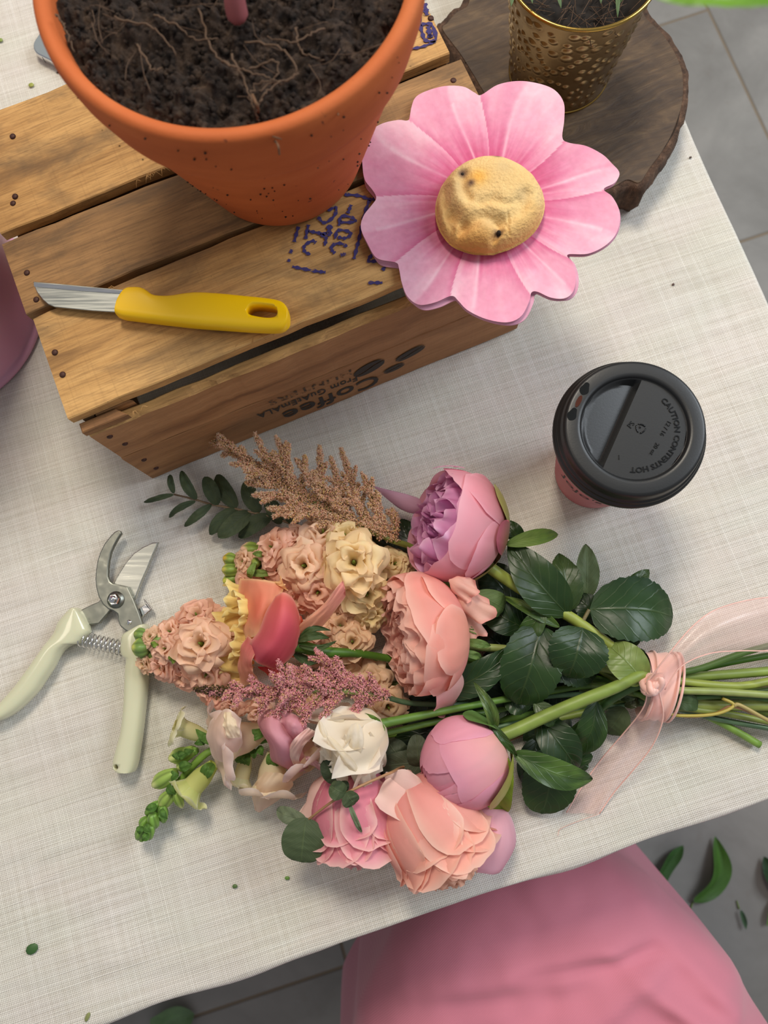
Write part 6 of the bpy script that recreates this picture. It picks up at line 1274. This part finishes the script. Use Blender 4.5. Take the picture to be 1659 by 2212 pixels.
LF(rf3, (1075, 1200), (925, 1530), 82, .030, .014, (56, 90, 40), fold=.3, c2=(40, 72, 34), side=.08)
LF(rf3, (800, 1480), (745, 1875), 150, .014, .006, (48, 80, 34), serr=.06, fold=.1, c2=(62, 96, 42), shape=(.5, .5), side=.03)
LF(rf3, (880, 1540), (960, 1640), 130, .010, .006, (44, 74, 36), serr=.06, c2=(56, 90, 42))
LF(rf3, (950, 1620), (990, 1535), 40, .008, .006, (50, 80, 40))
LF(rf3, (1245, 1240), (1120, 1388), 80, .016, .005, (88, 108, 76), serr=.08, fold=.1, mat='leaf_matt')
LF(rf3, (1255, 900), (1390, 1005), 52, .016, .018, (50, 84, 34))
LF(rf3, (1200, 1180), (1330, 1120), 40, .018, .02, (74, 96, 58)); LF(rf3, (1240, 1230), (1330, 1190), 26, .016, .016, (90, 100, 74))
LF(rf3, (720, 1420), (640, 1700), 80, .012, .005, (36, 62, 30))
full_stem(rf3, [(*zc(900, 1400), .012), (*zc(1080, 1260), .022), (1330, 1505, .030), (1385, 1480, .034)], 's6', r=[.0020, .0028, .0030, .0024, .002, .002, .002], c=(64, 98, 46))
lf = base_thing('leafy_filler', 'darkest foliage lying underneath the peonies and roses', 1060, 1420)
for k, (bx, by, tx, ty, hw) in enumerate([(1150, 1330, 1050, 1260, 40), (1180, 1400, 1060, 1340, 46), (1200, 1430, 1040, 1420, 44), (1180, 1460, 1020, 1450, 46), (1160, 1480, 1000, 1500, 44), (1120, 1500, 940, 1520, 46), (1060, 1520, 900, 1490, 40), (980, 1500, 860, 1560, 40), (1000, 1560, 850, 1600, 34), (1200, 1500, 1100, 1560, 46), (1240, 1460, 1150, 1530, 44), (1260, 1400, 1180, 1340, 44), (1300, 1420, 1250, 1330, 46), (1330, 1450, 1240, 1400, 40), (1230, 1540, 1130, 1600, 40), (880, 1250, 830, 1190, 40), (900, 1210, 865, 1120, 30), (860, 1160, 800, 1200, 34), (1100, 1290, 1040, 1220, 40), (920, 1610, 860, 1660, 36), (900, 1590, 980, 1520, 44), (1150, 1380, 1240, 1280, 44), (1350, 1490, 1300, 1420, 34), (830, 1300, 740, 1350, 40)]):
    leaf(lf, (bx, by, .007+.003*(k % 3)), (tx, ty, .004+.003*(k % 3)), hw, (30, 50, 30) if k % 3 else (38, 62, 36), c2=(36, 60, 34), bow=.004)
leaf(lf, (1440, 1512, .026), (1508, 1520, .024), 16, (70, 98, 60), mat='leaf_matt', shape=(.4, .3))
stem(lf, [(900, 1500, .004), (1100, 1480, .005), (1300, 1485, .005), (1412, 1490, .005), (1600, 1500, .005), (1760, 1510, .005)], .0020, (90, 112, 60), n=40)

# ---- organza ribbon
rbn = base_thing('ribbon', 'sheer pink organza ribbon knotted round the bouquet stems', 1412, 1490, cat='ribbon')
# band round the stems: elliptical loop in the plane across the stems
bc = P(1418, 1482, .021); ud = P(1500, 1487, .021)-P(1418, 1482, .021); ud /= np.linalg.norm(ud); sdn = np.array([-ud[1], ud[0], 0]); mb = MB(); rings = []
for k in range(41):
    a = 2*PI*k/40; sw = .0058*(1+.5*math.sin(a)*.0)+.003*max(0, math.cos(a)); rings.append([bc+ud*(x*sw*1.35+.0035*math.cos(a)-.004*math.sin(a*1)*0)+sdn*(.0225*math.cos(a))*(1+.03*math.sin(x*9))+np.array([0, 0, .0205*math.sin(a)+.0006*math.sin(x*7+a*3)]) for x in np.linspace(-1, 1, 9)])
V, Fc = ngrid(np.array(rings)); V[:, 2] = np.maximum(V[:, 2], .0008); part('band', V, Fc, M['ribbon_satin'], rbn, world=True)
for ox in (-.0065, .0075, .0105): part('band_fold', *tube([bc+ud*(ox+.004*math.cos(a))+sdn*.0230*math.cos(a)+np.array([0, 0, max(-.0195, .0212*math.sin(a))]) for a in np.linspace(0, 2*PI, 40)], .0009, 6), M['ribbon_satin'], rbn, world=True)
mb = MB()
kn0 = P(1410, 1478, .044)
for k in range(5):
    pts = [kn0+np.array([.0062*math.cos(a+k)*(1-.1*k), .0052*math.sin(a+k*1.7), .0026*math.sin(2*a+k)+.001*k]) for a in np.linspace(0, 2*PI, 22)]; mb.add(*tube(pts, [.0018, .0026, .0018], 8))
mb.build('knot', M['ribbon_satin'], rbn, world=True)
def ribbon_tail(L_, R_, nm='tail', bulge=.003, seed=0, hem=True):
    a = catmull([P(*q) for q in L_], 40); b = catmull([P(*q) for q in R_], 40); G_ = np.zeros((40, 15, 3))
    for i in range(40):
        for j in range(15):
            u = j/14; p = a[i]*(1-u)+b[i]*u; p[2] += bulge*math.sin(PI*u)*math.sin(PI*min(1, i/39*.9+.1))+.0016*math.sin(u*11+i*.12+seed)*min(1, i/12); p[2] = max(p[2], .0012); G_[i, j] = p
    t = part(nm, *ngrid(G_), M['organza'], rbn, world=True)
    if hem:
        for e in (G_[:, 0], G_[:, -1]): part('hem', *tube(e, .00045, 6), M['ribbon_satin'], t, world=True)
ribbon_tail([(1400, 1488, .046), (1388, 1530, .034), (1350, 1580, .018), (1300, 1640, .008), (1258, 1700, .004), (1224, 1756, .0025)], [(1424, 1494, .046), (1432, 1550, .034), (1408, 1610, .022), (1365, 1665, .014), (1328, 1710, .006), (1296, 1758, .003)], seed=1)
ribbon_tail([(1394, 1478, .047), (1440, 1418, .056), (1500, 1350, .058), (1560, 1312, .054), (1660, 1290, .042), (1780, 1290, .020), (1860, 1310, .004)], [(1436, 1490, .046), (1470, 1440, .050), (1530, 1412, .048), (1600, 1406, .044), (1660, 1406, .036), (1780, 1400, .014), (1860, 1400, .003)], seed=2, bulge=.006)
ribbon_tail([(1383, 1405, .014), (1400, 1430, .030), (1405, 1465, .044)], [(1432, 1420, .014), (1424, 1440, .030), (1418, 1468, .045)], nm='wrap_fold', seed=3, bulge=.002)
part('loose_thread', *tube([P(*q) for q in [(1295, 1758, .003), (1255, 1772, .001), (1212, 1790, .0008), (1205, 1806, .0008)]], .00018, 4, 24), M['ribbon_satin'], rbn, world=True)

# ---- scraps on the cloth and leaves on the floor
def scrap(px, py, r, c, name='leaf_scrap', label='', cat='leaf scrap', ang=0, asp=.6):
    p = P(px, py, 0); s_ = r*pxm(0); n_ = 9; ring = [(s_*math.cos(2*PI*k/n_)*(1+.3*fbm(k, px*.1, 1)), s_*asp*math.sin(2*PI*k/n_)*(1+.3*fbm(k, py*.1, 2))) for k in range(n_)]
    V, Fc = prism([rot2(x, y, ang) for x, y in ring], .0002, .0012, .0003, 1); o = part(name, V, Fc, M['stem'], None, cols=srgb(*c)); o.location = (p[0], p[1], 0); setp(o, label, cat, group='leaf scraps on the tablecloth' if cat == 'leaf scrap' else 'dark crumbs on the tablecloth'); return o
o = scrap(70, 2049, 13, (60, 96, 48), label='torn dark green leaf corner at lower left of the cloth', ang=.6, asp=.75)
scrap(508, 1914, 5, (84, 110, 60), label='tiny green leaf scrap below the green snapdragon tip and left of the roses', asp=.8)
scrap(621, 1896, 5, (100, 140, 60), label='tiny bright green scrap just below the round eucalyptus leaf', asp=.7)
scrap(190, 2196, 9, (132, 138, 84), label='olive scrap at the lower cloth edge', asp=.45, ang=1.2)
scrap(68, 185, 7, (150, 156, 70), label='yellow green crumb between crate and phone', asp=.8)
scrap(2, 88, 6, (130, 150, 70), label='green crumb at upper left edge of the cloth', asp=.8)
scrap(1491, 341, 3, (80, 60, 50), name='soil_crumb', label='dark crumb on the cloth nearest the wood slice', cat='crumb', asp=.8)
scrap(1454, 615, 3, (90, 64, 56), name='soil_crumb', label='dark crumb on the cloth above the coffee cup', cat='crumb', asp=.8)
def floor_leaf(px0, py0, px1, py1, hw, c, label, side=.08, z=-.742):
    th = thing('fallen_leaf', label, 'leaf', P((px0+px1)/2, (py0+py1)/2, -.75), group='fallen leaves on the grey floor'); zt = z
    B_, T_ = P(px0, py0, zt), P(px1, py1, zt); d = T_-B_; L_ = np.linalg.norm(d); d /= L_; s_ = np.cross((0, 0, 1.), d); hwm = hw*(H-z)/F; V = []; U = []; Cc = []
    for i in range(24):
        v = i/23; wv = hwm*(v**.6*(1-v)**.8)*2.2; tw = 1.2*math.sin(v*4)
        for j in range(9):
            u = -1+2*j/8; V.append(B_+d*L_*v+s_*side*L_*math.sin(v*PI)+s_*u*wv*math.cos(tw*.5)+np.array([0, 0, abs(u)*wv*.5+.5*u*wv*math.sin(tw)])); U.append((u, v)); Cc.append(SR(A3(c)*(1+.15*fbm(u*2, v*4, px0))))
    V = np.array(V); V[:, 2] = np.maximum(V[:, 2], -.7490); part('blade', *ngrid(V.reshape(24, 9, 3)), M['leaf'], th, cols=np.array(Cc), uv=np.array(U), world=True)
    part('stalk', *tube([np.r_[P(px0, py0, zt)[:2], -.7478], np.r_[(B_-d*.012)[:2], -.7480]], [.0014, .001], 6, 4), M['stem'], th, cols=srgb(120, 140, 80), world=True)
floor_leaf(1420, 1916, 1476, 1826, 20, (62, 100, 48), 'curled green leaf on the floor between tablecloth and pink skirt', .05)
floor_leaf(1500, 1950, 1545, 1806, 30, (74, 116, 44), 'twisted bright green leaf on the floor right of the skirt', -.22)
floor_leaf(1600, 1966, 1612, 2008, 6, (70, 100, 70), 'narrow small green leaf on the floor beside the skirt', .02)
floor_leaf(1700, 1940, 1650, 1850, 26, (34, 64, 32), 'dark green leaf on the floor at the right edge', .05)
floor_leaf(1700, 1900, 1655, 2000, 20, (110, 140, 80), 'pale green leaf on the floor at the right edge lower down', .05)
floor_leaf(330, 2230, 420, 2190, 46, (110, 142, 96), 'pale green leaf on the floor below the cloth at lower left', .05)

# ---- leafy plant rising behind the brass pot, one leaf hangs near the lens
lp_ = thing('tall_leafy_plant', 'bright green leaf hanging close to the camera at upper right', 'plant', (.60, 1.75, -.75))
tp = [np.array([.60, 1.75, -.5]), np.array([.60, 1.5, .1]), np.array([.45, .85, .34]), P(1980, -260, .39), P(1800, -30, .395)]
part('stem', *tube(tp, [.004, .003, .002], 10, 40), M['stem'], lp_, cols=srgb(96, 140, 50), world=True)
V, Fc, Cc, U = leaf_geo((1790, -20, .395), (1400, -14, .385), 66, (112, 168, 44), fold=.05, bow=.002, c2=(96, 150, 40), shape=(.5, .7)); part('leaf', V, Fc, M['leaf'], lp_, cols=Cc, uv=U, world=True)
V, Fc, Cc, U = leaf_geo((1980, -260, .39), (1700, -480, .39), 90, (112, 168, 44), fold=.2, bow=.01); part('leaf', V, Fc, M['leaf'], lp_, cols=Cc, uv=U, world=True)
part('planter', *[x if k else x+[.60, 1.75, -.75] for k, x in enumerate(lathe([(0, 0), (.09, 0), (.12, .28), (.125, .28), (.125, .30), (.115, .30), (.11, .26), (0, .25)], 40))], M['terracotta'], lp_, world=True)
